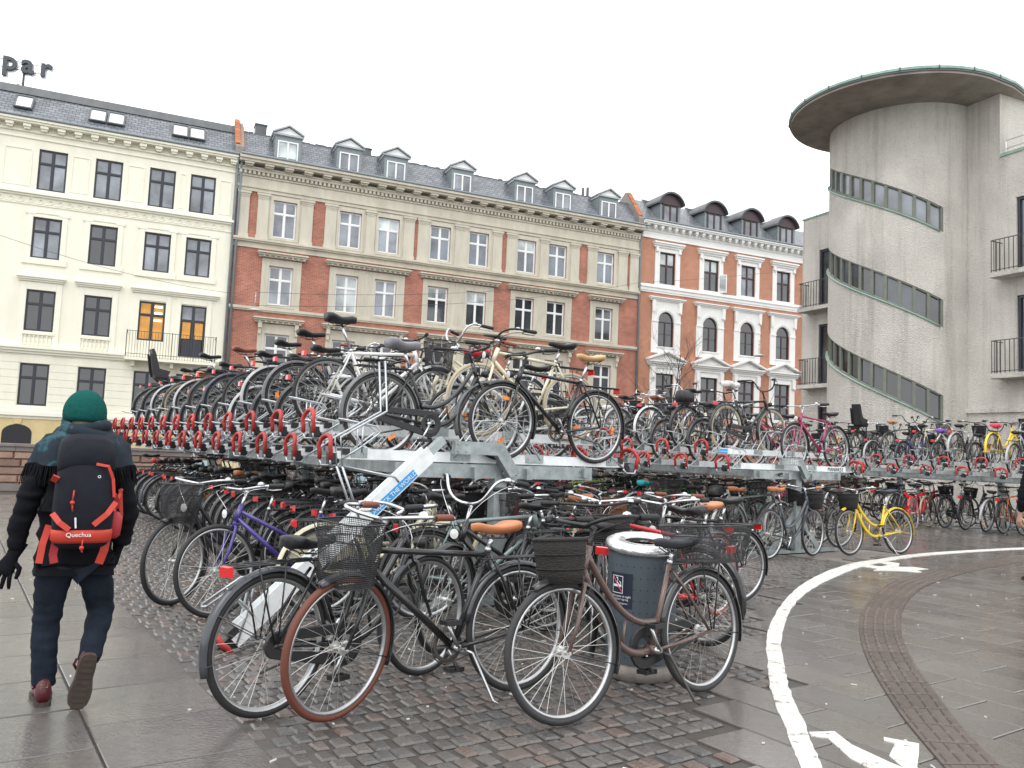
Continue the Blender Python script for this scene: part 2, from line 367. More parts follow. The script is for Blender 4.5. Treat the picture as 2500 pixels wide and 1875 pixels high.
TLr = [(2.35,3.5),(2.48,4.15),(2.61,4.72),(2.78,5.29),(3.0,6.0),(3.22,6.62),(3.53,7.38),(3.95,8.25),(4.46,9.15),(5.14,10.15),(5.88,11.02),(6.95,12.14),(8.2,13.27),(9.1,13.92),(11.2,15.2)]
TLl = [(x*K,y*K) for x,y in TLl]; TLr = [(x*K,y*K) for x,y in TLr]
def pieces(structname, stuffname, piecename, mat, matfar, pitch_t, pitch_r, gap, ins, test, t0, t1, r0, r1, jit, zt, stagger_axis, ybed, bedmat, hold=None, seed=3, wjit=0):
    rnd = random.Random(seed)
    base = MB(); base.box(t0-.2, t1+.2, r0-.2, r1+.2, ybed-.04, ybed)
    M = Matrix.Rotation(TA, 4, 'Z')
    bo = base.obj(structname, bedmat, kind='structure'); bo.rotation_euler = (0,0,TA)
    cells = []
    nt_ = int((t1-t0)/pitch_t); nr = int((r1-r0)/pitch_r)
    for i in range(nt_):
        for j in range(nr):
            if stagger_axis == 't': off_t = pitch_t*.5*(j%2)+rnd.uniform(-wjit,wjit); off_r = 0
            else: off_t = 0; off_r = pitch_r*(.5*(i%2))+rnd.uniform(-wjit,wjit)*0
            tt = t0+i*pitch_t+off_t; rr = r0+j*pitch_r+off_r
            c = tr(tt+pitch_t/2, rr+pitch_r/2)
            if not in_view(c.x, c.y) or not test(tt+pitch_t/2, rr+pitch_r/2, c.x, c.y): continue
            cells.append((c.y, tt, rr))
    cells.sort()
    var = []
    for k in range(8):
        b = MB(); w, l = pitch_t-gap, pitch_r-gap; j = jit
        q = [(-w/2+rnd.uniform(0,j),-l/2+rnd.uniform(0,j)),(w/2-rnd.uniform(0,j),-l/2+rnd.uniform(0,j)),(w/2-rnd.uniform(0,j),l/2-rnd.uniform(0,j)),(-w/2+rnd.uniform(0,j),l/2-rnd.uniform(0,j))]
        vs = [(x,y,ybed) for x,y in q]+[(x,y,zt-ins*.8) for x,y in q]+[(x*(1-2*ins/w),y*(1-2*ins/l),zt) for x,y in q]
        b.add(vs, [(0,1,5,4),(1,2,6,5),(2,3,7,6),(3,0,4,7),(4,5,9,8),(5,6,10,9),(6,7,11,10),(7,4,8,11),(8,9,10,11)])
        var.append(b)
    mes = [b.mesh(piecename, mat) for b in var]
    far = MB()
    for n_, (yy, tt, rr) in enumerate(cells):
        k = rnd.randrange(8); dz = rnd.uniform(-1,1)*jit*.12; tx, ty = rnd.uniform(-1,1)*jit*.6, rnd.uniform(-1,1)*jit*.6
        Mx = Matrix.Translation((tt+pitch_t/2, rr+pitch_r/2, dz))@Matrix.Rotation(tx,4,'X')@Matrix.Rotation(ty,4,'Y')
        if n_ < 300: link(piecename, mes[k], bo, mw=Mx)
        else: far.add([Mx@Vector(v) for v in var[k].v], var[k].f)
    if far.v:
        far.obj(stuffname, matfar, bo, kind='stuff')
    return bo
pieces('slab_pavement', 'slab_field', 'paving_slab', 'slab', 'slab_far', .62, .6, .01, .005, lambda t,r,x,y: t < T_SLAB and y < 21, T_SLAB-.62*18, T_SLAB, 1.6, 20.0, .002, .004, 'r', -.012, 'joint_mid')
pieces('sett_pavement', 'sett_field', 'granite_sett', 'sett', 'sett_far', .097, .125, .008, .012, lambda t,r,x,y: T_SLAB < t and y < 15 and not any(paver_covers(t+a, r+b_) for a in (-.03,.03) for b_ in (-.04,.04)), T_SLAB, T_SLAB+.115*78, .8, 16,   .015, .0, 't', -.014, 'joint', seed=9, wjit=.02)
pieces('brown_pavement', 'paver_field', 'clay_paver', 'paver', 'paver_far', .35, .72, .009, .005, lambda t,r,x,y: paver_side(t,r,x,y) and t > T_SLAB, T_SLAB+.1, 26, -4, 16, .001, .001, 'r', -.0175, 'joint_light', seed=5)

def strip(a, b, z0, z1, name, mat, parent=None, **k):
    mb = MB(); vs = []
    for p, q in zip(a, b): vs += [(p[0],p[1],z0),(q[0],q[1],z0),(p[0],p[1],z1),(q[0],q[1],z1)]
    fs = []
    for i in range(len(a)-1):
        o = i*4; fs += [(o+2,o+3,o+7,o+6),(o,o+2,o+6,o+4),(o+1,o+5,o+7,o+3)]
    mb.add(vs, fs); return mb.obj(name, mat, parent, **k)
def densify(p, n=6):
    out = []
    P = [p[0]]+list(p)+[p[-1]]
    for i in range(1, len(P)-2):
        p0,p1,p2,p3 = [Vector(q) for q in P[i-1:i+3]]
        for k in range(n):
            t = k/n; out.append(tuple(.5*((2*p1)+(p2-p0)*t+(2*p0-5*p1+4*p2-p3)*t*t+(3*p1-p0-3*p2+p3)*t**3)))
    out.append(tuple(p[-1])); return out
ragged = random.Random(4)
dWO, dWI = densify(WO), densify(WI)
dWO = [(x+ragged.uniform(-.006,.006), y) for x,y in dWO]; dWI = [(x+ragged.uniform(-.006,.006), y) for x,y in dWI]
strip(dWO, dWI, -.01, .007, 'painted_line', 'road_white', kind='structure')
# tactile guide strip: separate tiles with four raised ribs each
dl, dr = densify(TLl, 8), densify(TLr, 8)
guide = strip(dl, dr, -.012, .004, 'tactile_strip', 'joint', kind='structure')
def lerp(a, b, f): return (a[0]+(b[0]-a[0])*f, a[1]+(b[1]-a[1])*f)
cum = [0]
for i in range(1, len(dl)):
    a, b = lerp(dl[i-1],dr[i-1],.5), lerp(dl[i],dr[i],.5); cum.append(cum[-1]+math.dist(a,b))
def at(s_, side):
    for i in range(1, len(cum)):
        if cum[i] >= s_:
            f = (s_-cum[i-1])/(cum[i]-cum[i-1]); return lerp(lerp(dl[i-1],dl[i],f), lerp(dr[i-1],dr[i],f), side)
    return lerp(dl[-1], dr[-1], side)
s_ = .05; n_ = 0
while s_ < cum[-1]-.3:
    tl = .29; e = .008
    mb = MB()
    q = [at(s_,0.01), at(s_,.99), at(s_+tl-e,.99), at(s_+tl-e,.01)]
    mb.slabp(q, 0, .009)
    tile = mb.obj('tactile_tile', 'tactile', guide)
    mb = MB()
    for c in (.14,.38,.62,.86):
        for u0, u1 in ((.01,.14),(.155,.275)):
            q0 = [at(s_+u0,c-.055), at(s_+u0,c+.055), at(s_+u1,c+.055), at(s_+u1,c-.055)]
            q1 = [at(s_+u0+.012,c-.03), at(s_+u0+.012,c+.03), at(s_+u1-.012,c+.03), at(s_+u1-.012,c-.03)]
            mb.add([(x,y,.009) for x,y in q0]+[(x,y,.016) for x,y in q1], [(4,5,6,7),(0,1,5,4),(1,2,6,5),(2,3,7,6),(3,0,4,7)])
    mb.obj('rib', 'tactile', tile, kind='stuff')
    s_ += tl; n_ += 1
# painted walking figures
def flatpoly(pts, name, label, cat, group):
    mb = MB(); mb.slabp([(x*K,y*K) for x,y in pts][::-1], -.005, .0065); me = mb.mesh(name, 'road_white')
    bm = bmesh.new(); bm.from_mesh(me); bmesh.ops.triangulate(bm, faces=bm.faces[:], ngon_method='EAR_CLIP'); bmesh.ops.recalc_face_normals(bm, faces=bm.faces[:]); bm.to_mesh(me); bm.free()
    return link(name, me, label=label, cat=cat, group=group)
near = [(1.68,4.55),(1.83,4.58),(1.84,4.38),(1.93,4.15),(1.965,4.08),(1.97,4.24),(2.09,4.43),(2.05,4.47),(2.07,4.52),(2.16,4.47),(2.22,4.44),(2.15,4.3),(2.04,4.1),(2.0,3.86),(1.97,3.6),(1.9,3.6),(1.85,3.9),(1.8,4.04),(1.75,4.18),(1.75,4.37),(1.75,4.47),(1.67,4.49)]
pic = empty('painted_figure', (0,0,0), 0, 'large white painted walking figure at the bottom edge of the paving', 'road marking', 'painted walking figures')
o = flatpoly(near, 'figure_body', None, None, None); o.parent = pic
farp = [(5.12,11.52),(5.28,11.72),(5.05,12.0),(5.3,12.13),(5.45,12.02),(5.66,12.22),(5.62,12.5),(5.85,12.62),(5.95,12.5),(5.72,12.05),(5.97,12.12),(6.1,11.94),(5.84,11.76),(5.8,11.51),(5.5,11.6)]
pic2 = empty('painted_figure', (0,0,0), 0, 'small distant white painted walking figure inside the curved line', 'road marking', 'painted walking figures')
o = flatpoly(farp, 'figure_body', None, None, None); o.parent = pic2
# litter specks and cigarette ends, too many to count
lb = MB(); rn = random.Random(12)
for i in range(170):
    y = rn.uniform(3.2, 14)**1; x = rn.uniform(-.6, .62)*y; a = rn.uniform(0, pi); w = rn.choice([.003,.003,.004,.006]); l = rn.choice([.004,.006,.008,.018])
    Mx = Matrix.Translation((x,y,.006))@Matrix.Rotation(a,4,'Z')@Matrix.Rotation(rn.uniform(-.1,.1),4,'X'); lb.box(-l,l,-w,w,-.003,.003,Mx)
lb.obj('litter', 'litter', kind='stuff', label='white specks and cigarette ends scattered over the wet paving', cat='litter')

# ------------------------------------------------------------------ stone parapet wall
FA = rad(24.1)
P0 = Vector((-14.94,43,0)); D = Vector((cos(FA), sin(FA), 0)); NN = Vector((sin(FA),-cos(FA),0))
wl = empty('stone_parapet', (-22*K-.5, 15.9*K*1.0, 0), FA, 'long reddish sandstone parapet wall with grey coping behind the bike racks', 'wall')
wl.location = Vector((-12.09*K,20.21*K,0))-D*9
WL = 50
MB().box(0,WL,.04,.42,-.05,.86).obj('wall_core', 'mortar', wl)
MB().box(0,WL,-.02,.44,-.05,.12).obj('plinth', 'wall_cap', wl)
for z0,z1,p in ((.86,.97,.05),(.97,1.03,.09)):
    for i in range(int(WL/1.5)):
        MB().box(i*1.5+.004,i*1.5+1.496,-p,.44+p*.5,z0+.001,z1).obj('coping_stone', 'wall_cap', wl)
rn = random.Random(3); ms = []
for k in range(12):
    w = .22+.055*k
    b = MB().frus(0,w,-.0,.06,0,1,.0); b = MB()
    h = .17
    b.add([(0,.05,0),(w,.05,0),(w,.05,h),(0,.05,h),(.0,.01,0),(w,.01,0),(w,.01,h),(0,.01,h),(.025,-.035,.02),(w-.02,-.03,.025),(w-.025,-.035,h-.02),(.02,-.025,h-.02)],
          [(0,1,5,4),(1,2,6,5),(2,3,7,6),(3,0,4,7),(4,5,9,8),(5,6,10,9),(6,7,11,10),(7,4,8,11),(8,9,10,11)])
    ms.append((w, b.mesh('stone', 'sandstone')))
farb = MB(); n_ = 0
for row in range(4):
    x = rn.uniform(0,.4)
    while x < WL-1:
        w, me = rn.choice(ms)
        if x+w < 15 and n_ < 240: link('stone', me, wl, (x,.0,.135+row*.182)); n_ += 1
        else: farb.add([(v.co.x+x, v.co.y, v.co.z+.135+row*.182) for v in me.vertices], [tuple(p.vertices) for p in me.polygons])
        x += w+.012
farb.obj('stonework', 'sandstone', wl, kind='stuff')
for i, (x, w, mt_) in enumerate(((12.6,.55,'poster_blue'),(13.5,.5,'poster_yellow'),(14.4,.45,'poster_blue'),(16.0,.5,'poster_yellow'),(16.9,.5,'poster_blue'))):
    o = MB().box(0,w,-.012,0,0,.62).obj('posted_board', mt_, None, loc=wl.location+D*x+NN*.045+Vector((0,0,.16)), label=('pale blue' if 'blue' in mt_ else 'pale yellow')+' board fixed to the stone wall, %s from the left' % ['first','second','third','fourth','fifth'][i], cat='board', group='coloured boards on the stone wall')
    o.rotation_euler = (0,0,FA)

# ------------------------------------------------------------------ houses
def house(name, s0, label):
    return empty(name, P0+D*s0+Vector((0,0,-.09)), FA, label, 'building', 'town houses across the street')
def wall_holes(mb, x0, x1, z0, z1, holes, y=0, depth=.16):
    xs = sorted({x0,x1}|{h[0] for h in holes}|{h[1] for h in holes}); zs = sorted({z0,z1}|{h[2] for h in holes}|{h[3] for h in holes})
    xs = [x for x in xs if x0 <= x <= x1]; zs = [z for z in zs if z0 <= z <= z1]
    for i in range(len(xs)-1):
        for j in range(len(zs)-1):
            cxx, czz = (xs[i]+xs[i+1])/2, (zs[j]+zs[j+1])/2
            if any(h[0] < cxx < h[1] and h[2] < czz < h[3] for h in holes): continue
            mb.add([(xs[i],y,zs[j]),(xs[i+1],y,zs[j]),(xs[i+1],y,zs[j+1]),(xs[i],y,zs[j+1])], [(0,1,2,3)])
    for a,b,c,d in holes:
        if depth: mb.add([(a,y,c),(b,y,c),(b,y,d),(a,y,d),(a,y+depth,c),(b,y+depth,c),(b,y+depth,d),(a,y+depth,d)], [(0,4,5,1),(1,5,6,2),(2,6,7,3),(3,7,4,0)])
PM = {}
def pane_mesh(w, h):
    k = (round(w,2), round(h,2))
    if k not in PM: PM[k] = MB().box(-w/2,w/2,0,.01,-h/2,h/2).mesh('pane', 'window_glass')
    return PM[k]
GL = {'sky': (.13,.16,.2), 'dark': (.015,.017,.023), 'mid': (.05,.06,.07), 'blind': (.5,.56,.56), 'grey': (.2,.225,.26)}  # sky and grey tones paint the reflected sky into the panes
wr = random.Random(21)
def window(parent, s0, cxs, z0, z1, w, wood, y=.09, transom=.66, tone='sky', arch=False, bars=.05, low=None, label=None, name='window', casement=True):
    """frame mesh with four panes as sub-parts; cxs in facade coordinates"""
    x0, x1 = cxs-w/2, cxs+w/2; b = MB(); t = .06
    b.box(x0,x0+t,y,y+.07,z0,z1); b.box(x1-t,x1,y,y+.07,z0,z1); b.box(x0+t,x1-t,y,y+.07,z0,z0+t); b.box(x0+t,x1-t,y,y+.07,z1-t,z1)
    zt = z0+(z1-z0)*transom
    b.box(cxs-.045,cxs+.045,y-.012,y+.06,z0+t,z1-t)
    b.box(x0+t,cxs-.045,y-.01,y+.06,zt-.04,zt+.04); b.box(cxs+.045,x1-t,y-.01,y+.06,zt-.04,zt+.04)
    # sashes
    for a, c in ((x0+t,cxs-.045),(cxs+.045,x1-t)):
        for e, f in ((z0+t,zt-.04),(zt+.04,z1-t)):
            g = .028
            b.box(a,a+g,y+.012,y+.05,e,f); b.box(c-g,c,y+.012,y+.05,e,f); b.box(a+g,c-g,y+.012,y+.05,e,e+g); b.box(a+g,c-g,y+.012,y+.05,f-g,f)
    fr = b.obj(name, wood, parent, loc=(-s0,0,0), label=label)
    for a, c in ((x0+t,cxs-.045),(cxs+.045,x1-t)):
        for q, (e, f) in enumerate(((z0+t,zt-.04),(zt+.04,z1-t))):
            tn = low if (low and q == 0) else tone
            cc = GL[tn]; v = wr.uniform(.8,1.2)
            link('pane', pane_mesh(c-a-.056, f-e-.056), fr, ((a+c)/2, y+.035, (e+f)/2), color=(cc[0]*v,cc[1]*v,cc[2]*v))
    return fr
def hood(mb, x0, x1, z, h, p):
    """stepped cornice"""
    mb.box(x0+.09,x1-.09,-p*.45,0,z,z+h*.35); mb.box(x0+.04,x1-.04,-p*.75,0,z+h*.35+.002,z+h*.7); mb.box(x0,x1,-p,0,z+h*.7+.002,z+h)
def scrolls(parent, s0, x0, x1, z, mat, y=-.03):
    b = MB(); x = x0+.2
    while x < x1-.2:
        pts = []
        for i in range(10):
            a = i/9*pi*2.2; r = .12*(1-i/11); pts.append((x+r*cos(a), y, z+r*sin(a)))
        pts = [(x-.22, y, z-.11),(x-.05,y,z-.13)]+[(x+.12*cos(-pi/2+i/8*pi*1.9)*(1-i/14), y, z+.12*sin(-pi/2+i/8*pi*1.9)*(1-i/14)) for i in range(9)]
        b.tube(pts, .022, 3); x += .42
    b.obj('scroll_frieze', mat, parent, loc=(-s0,0,0), kind='stuff')
def gable_tiles(parent, s, s0, y0, z0, y1, z1, n, w=.36):
    dy, dz = (y1-y0)/n, (z1-z0)/n
    me = MB().loft([[Vector((w/2*cos(a), k*dy*1.25, k*dz*1.25+.07*sin(a)+(.03 if k == 0 else 0))) for a in [pi*i/6 for i in range(7)]]+[Vector((w/2*cos(a)*.85, k*dy*1.25, k*dz*1.25+.07*sin(a)-.03)) for a in [pi*i/6 for i in range(6,-1,-1)]] for k in (0,1)]).mesh('ridge_tile', 'terracotta')
    for i in range(n): link('ridge_tile', me, parent, (s-s0, y0+i*dy, z0+i*dz))
def roof_slab(parent, s0, x0, x1, pts, mat='slate', name='roof'):
    b = MB(); vs = []
    for (y,z) in pts: vs += [(x0,y,z),(x1,y,z)]
    b.add(vs, [(2*i,2*i+1,2*i+3,2*i+2) for i in range(len(pts)-1)])
    n = len(pts); b.add([(x0,y,z) for y,z in pts], [tuple(range(n))]); b.add([(x1,y,z) for y,z in pts], [tuple(range(n))[::-1]])
    return b.obj(name, mat, parent, loc=(-s0,0,0))
def pipe(parent, s, s0, y, z0, z1, mat='zinc', r=.07):
    MB().tube([(s,y,z0),(s,y,z1),(s+.0,y-.05,z1+.35),(s,y-.3,z1+.8)], r, 8).obj('downpipe', mat, parent, True, loc=(-s0,0,0))
def gutter(parent, s0, x0, x1, z, y, mat='zinc'):
    b = MB(); b.lathe([(.075,0),(.075,1)], 10, Matrix.Translation((x0,y,z))@Matrix.Rotation(pi/2,4,'Y')@Matrix.Diagonal((1,1,x1-x0,1)))
    b.tube([(x0,y,z),(x1,y,z)], .072, 8); b.obj('gutter', mat, parent, True, loc=(-s0,0,0))

# ---- house 1: cream stucco
S0 = -17.0
h1 = house('cream_town_house', S0, 'cream stucco town house with dark windows, balcony and slate roof, leftmost')
X0, X1 = -17.0, -.28
cols = [-13.9,-11.4+.0,-8.86,-6.38,-3.89,-1.92]
cols = [-14.1,-11.6,-8.86,-6.38,-3.89,-1.92]
wv = [c for c in cols if c > -11]
rows = [(13.15,15.17),(9.78,11.79),(6.22,8.22),(2.62,4.64)]
holes = []
for c in cols:
    if c > -11 or c < -13:
        for z0,z1 in rows:
            if abs(c+1.92) < .1 and abs(z0-6.22) < .1: z0 = 5.54
            holes.append((c-.62,c+.62,z0,z1))
b = MB(); wall_holes(b, X0, X1, 2.2, 16.3, holes)
b.add([(X0,0,0),(X1,0,0),(X1,0,16.3),(X0,0,16.3),(X0,11,0),(X1,11,0),(X1,11,16.3),(X0,11,16.3)], [(1,5,6,2),(4,0,3,7),(5,4,7,6)])
b.obj('wall', 'cream', h1, loc=(-S0,0,0))
MB().box(X0,X1,-.06,.3,-.5,1.98).obj('basement_wall', 'yellow_base', h1, loc=(-S0,0,0))
b = MB()
for z0_,z1_,p in ((1.98,2.12,.1),(2.122,2.3,.2),(2.302,2.44,.13)): b.box(X0,X1,-p,.1,z0_,z1_)
for z0_,z1_,p in ((5.1,5.22,.12),(5.222,5.34,.22),(5.342,5.45,.3)): b.box(X0,X1,-p,.0,z0_,z1_)
for z0_,z1_,p in ((12.76,12.86,.1),(12.862,12.98,.2),(12.35,12.38,.04)): b.box(X0,X1,-p,.0,z0_,z1_)
for z0_,z1_,p in ((15.6,15.66,.06),(15.9,15.98,.1),(16.24,16.34,.42),(16.342,16.47,.5)): b.box(X0,X1,-p,.0,z0_,z1_)
b.obj('cornice', 'cream_trim', h1, loc=(-S0,0,0))
me = MB().box(-.17,.17,-.36,0,.1,.24).box(-.13,.13,-.28,0,0,.098).mesh('bracket', 'cream_trim')
x = -.5
while x > X0+.3: link('bracket', me, h1, (x-S0,0,15.99)); x -= .735
scrolls(h1, S0, X0, X1, 12.57, 'cream_trim')
# panels on top storey, surrounds below
b = MB()
def rframe(b, x0, x1, z0, z1, w=.05, p=.03):
    b.box(x0,x1,-p,0,z0,z0+w); b.box(x0,x1,-p,0,z1-w,z1); b.box(x0,x0+w,-p,0,z0+w,z1-w); b.box(x1-w,x1,-p,0,z0+w,z1-w)
for a, c in ((-10.95,-9.75),(-8.05,-7.25),(-5.55,-4.75),(-3.05,-2.75),(-1.12,-.5),(-13.2,-12.4)): rframe(b, a, c, 13.25, 15.1)
for c in cols:
    if not (c > -11 or c < -13): continue
    for z0_,z1_ in ((9.78,11.79),):
        for e in (-1,1): b.box(*sorted((c+e*.625,c+e*.86)),-.045,0,z0_-.0,z1_+.13)
        b.box(c-.62,c+.62,-.045,0,z1_+.002,z1_+.13); b.box(c-.95,c-.5,-.06,0,z1_+.13,z1_+.27); b.box(c+.5,c+.95,-.06,0,z1_+.13,z1_+.27); b.box(c-.5,c+.5,-.05,0,z1_+.2,z1_+.26)
        b.box(c-.95,c+.95,-.07,0,z0_-.3,z0_-.002)
    if c < -4.5:
        hood(b, c-1.08, c+1.02, 8.62, .25, .26)
        for e in (-1,1): b.box(*sorted((c+e*.625,c+e*.88)),-.05,0,5.46,8.6)
        b.box(c-.62,c+.62,-.05,0,8.225,8.6)
hood(b, -4.95, -.72, 8.62, .25, .26)
for c in (-3.89,-1.92):
    for e in (-1,1): b.box(*sorted((c+e*.625,c+e*.86)),-.05,0,5.5,8.6)
    b.box(c-.62,c+.62,-.05,0,8.27,8.6)
b.obj('window_surrounds', 'cream_trim', h1, loc=(-S0,0,0), kind='stuff')
# balusters under the second-lowest row
bal = MB().lathe([(.0,0),(.06,0),(.06,.05),(.03,.09),(.07,.2),(.035,.33),(.03,.4),(.06,.43),(.06,.48),(0,.48)], 8).mesh('baluster', 'cream_trim', True)
for c in (-8.83,-6.36,-14.07):
    MB().box(c-.66,c+.66,-.1,.05,6.04,6.18).obj('balustrade_rail', 'cream_trim', h1, loc=(-S0,0,0))
    for i in range(7): link('baluster', bal, h1, (c-.54+i*.18-S0,-.02,5.53))
# rusticated courses of the ground floor, one block per bay between joints
blk = MB()
edges = sorted([X0]+[v for c in cols if (c > -11 or c < -13) for v in (c-.64,c+.64)]+[X1])
rl = []
for i in range(0, len(edges), 2):
    a, c = edges[i], edges[i+1]
    z = 2.46
    while z < 5.05:
        z2 = min(z+.365, 5.09)
        blk2 = MB().box(a+.01,c-.01,-.035,0,z+.008,z2-.008); blk2.obj('rusticated_block', 'cream', h1, loc=(-S0,0,0)); z += .365
for c in cols:
    if c > -11 or c < -13: MB().prism([(c-.63,4.66),(c+.63,4.66),(c+.78,5.09),(c-.78,5.09)],-.036,0).obj('lintel_block', 'cream', h1, loc=(-S0,0,0))
for c in cols:
    if not (c > -11 or c < -13): continue
    for i, (z0_,z1_) in enumerate(rows):
        if i == 2 and c == -1.92: continue
        tn = ['grey','grey','dark','dark'][i]; lw = {0:'grey',1:'grey' if c != -6.38 else 'dark',2:'dark',3:'dark'}[i]
        if i == 2 and c == -3.89: continue
        window(h1, S0, c, z0_, z1_, 1.24, 'navy_wood', tone='mid' if i == 1 and c == -6.38 else tn, low=lw)
# lit window and balcony door
f = window(h1, S0, -3.89, 6.22, 8.22, 1.24, 'navy_wood', label='window with warm orange lit room behind it')
for ch in f.children: ch.data = ch.data.copy(); ch.data.materials[0] = MATS['warm_room']
for zz in (7.95,7.62,7.25):
    MB().box(-3.78,-3.42,.1,.11,zz,zz+.09).obj('ceiling_light', 'room_light', f)
door = window(h1, S0, -1.92, 5.54, 8.24, 1.24, 'navy_wood', transom=.7, name='balcony_door', tone='grey', label='tall dark balcony door with glazed upper leaves')
ch = door.children[0]
for ch in door.children:
    if ch.location.z < 7:
        ch.data = MB().box(-.2,.2,0,.01,-.35,.55).mesh('pane', 'warm_room'); ch.location.z = 6.85
    
MB().box(-2.4,-1.97,.1,.12,5.62,6.45).box(-1.87,-1.44,.1,.12,5.62,6.45).obj('door_panel', 'navy_wood', door)
bl = MB().box(-4.98,-.74,-.95,0,5.12,5.26).obj('balcony', 'cream_trim', h1, loc=(-S0,0,0))
b = MB()
for zz in (6.55,5.42): b.box(-4.95,-.77,-.93,-.905,zz,zz+.025); b.box(-4.95,-4.925,-.9,0,zz,zz+.025); b.box(-.795,-.77,-.9,0,zz,zz+.025)
x = -4.95
i = 0
while x <= -.77:
    r = .02 if i % 8 == 0 else .008
    b.box(x-r,x+r,-.92-r+.0,-.92+r,5.26,6.56+(.05 if i % 8 == 0 else 0)); x += .13; i += 1
b.obj('balcony_railing', 'iron', h1, loc=(-S0,0,0))
for x in (-4.6,-2.8,-1.0): MB().prism([(x-.08,4.85),(x+.08,4.85),(x+.08,5.12),(x-.08,5.12)],-.6,0).obj('balcony_bracket', 'cream_trim', h1, loc=(-S0,0,0))
# basement arches
for c in (-9.35,-13.9,-5.2):
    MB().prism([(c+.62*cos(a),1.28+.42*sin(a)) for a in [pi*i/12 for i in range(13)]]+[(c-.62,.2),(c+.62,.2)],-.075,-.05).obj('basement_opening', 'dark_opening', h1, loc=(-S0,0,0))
    MB().prism([(c-.12,1.72),(c+.12,1.72),(c+.2,2.0),(c-.2,2.0)],-.11,-.05).obj('keystone', 'yellow_base', h1, loc=(-S0,0,0))
roof_slab(h1, S0, X0, X1, [(-.45,16.47),(-.3,16.62),(1.0,18.1),(1.05,18.1),(10,18.1)])
MB().prism([(X0,0),(X1,0),(X1,1),(X0,1)],0,.01).v
b = MB(); b.add([(X0,.95,18.12),(X1,.95,18.12),(X1,1.2,18.6),(X0,1.2,18.6),(X0,9,18.7),(X1,9,18.7)], [(0,1,3-1,3),(3,2,5,4)]); b.obj('roof_flashing', 'lead', h1, loc=(-S0,0,0))
gutter(h1, S0, X0, X1, 16.52, -.5)
def skylight(s, n):
    z0_, z1_ = 16.98, 17.86
    for i in range(n):
        x = s+i*.84
        def pt(u, z, o=.0): y = -.3+(z-16.62)/(18.1-16.62)*1.3; return (u, y-.05-o, z+.03+o*.6)
        w = MB(); t = .07
        for a, b_, c, d in ((x,x+t,z0_,z1_),(x+.8-t,x+.8,z0_,z1_),(x+t,x+.8-t,z0_,z0_+t),(x+t,x+.8-t,z1_-t,z1_)):
            q0 = [pt(a,c),pt(b_,c),pt(b_,d),pt(a,d)]; q1 = [pt(a,c,.09),pt(b_,c,.09),pt(b_,d,.09),pt(a,d,.09)]
            w.add(q0+q1, [(0,1,2,3),(7,6,5,4),(0,4,5,1),(1,5,6,2),(2,6,7,3),(3,7,4,0)])
        fr = w.obj('skylight', 'lead', h1, loc=(-S0,0,0))
        g = MB(); g.add([pt(x+t,z0_+t,.04),pt(x+.8-t,z0_+t,.04),pt(x+.8-t,z1_-t,.04),pt(x+t,z1_-t,.04)], [(0,1,2,3)]); g.obj('pane', 'sky_pane', fr)
pm('sky_pane', (.75,.77,.78), .08, spec=1.0)
skylight(-10.75,1); skylight(-7.5,2); skylight(-3.62,2); skylight(-14.4,2)
# ---- rooftop letters
sg = empty('rooftop_sign', P0+D*(-11)-NN*1.6-Vector((0,0,.09)), FA, 'dark lowercase rooftop letters spelling spar on thin posts at the upper left', 'sign')
def letter(ch, s, z, size=1.35):
    me = textmesh(ch, size, .07, 'LEFT', bold=.035); me.materials.append(MATS['sign_slate'])
    link('letter', me, sg, mw=Matrix.Translation((s+11,0,z))@Matrix.Rotation(pi/2,4,'X'))
    me2 = textmesh(ch, size, .01, 'LEFT', bold=.06); me2.materials.append(MATS['sign_white'])
    link('letter_backing', me2, sg, mw=Matrix.Translation((s+11+.05,.12,z-.05))@Matrix.Rotation(pi/2,4,'X'))
pm('sign_slate', (.06,.075,.09), .5)
for c_, s in (('s',-12.65),('p',-11.75),('a',-10.92),('r',-10.1)): letter(c_, s+.1, 19.45)
b = MB()
for zz in (19.55,19.95): b.tube([(-2.2,.06,zz),(1.2,.06,zz)], .02, 4)
for xx in (.33,-2.4): b.tube([(xx,.1,18.6),(xx,.06,20.1)], [.06,.045], 6)
b.tube([(.33,.1,18.9),(-.6,.6,18.7)], .02, 4)
b.obj('support', 'iron', sg)

# ---- house 2: red brick with stone coloured dressings
S0 = -.28
h2 = house('red_brick_town_house', S0, 'wide red brick house with stone coloured dressings and seven pedimented dormers')
X0, X1 = -.28, 25.18
cs = [2.33,5.94,8.17,11.32,13.76,16.96,19.13,22.62]
W = 1.26
holes = [(c-W/2,c+W/2,z0,z1) for c in cs for z0,z1 in ((12.42,14.46),(8.72,10.83),(4.9,7.13),(1.5,3.7))]
b = MB(); wall_holes(b, X0, X1, 0, 12.2, [h for h in holes if h[2] < 12]); 
b.add([(X0,0,0),(X1,0,0),(X1,0,16.3),(X0,0,16.3),(X0,11,0),(X1,11,0),(X1,11,16.3),(X0,11,16.3)], [(1,5,6,2),(4,0,3,7),(5,4,7,6)])
wall_holes(b, X0, X1, 12.2, 14.8, [h for h in holes if h[2] > 12])
b.obj('wall', 'red_brick', h2, loc=(-S0,0,0))
pil = [(-.1,.45),(.89,1.46),(3.2,3.84),(4.52,5.14),(6.84,7.37),(9.07,9.7),(9.92,10.57),(12.24,13.0),(14.68,15.28),(15.6,16.2),(17.89,18.44),(20.05,20.66),(21.28,21.95),(23.56,24.25),(24.46,25.11)]
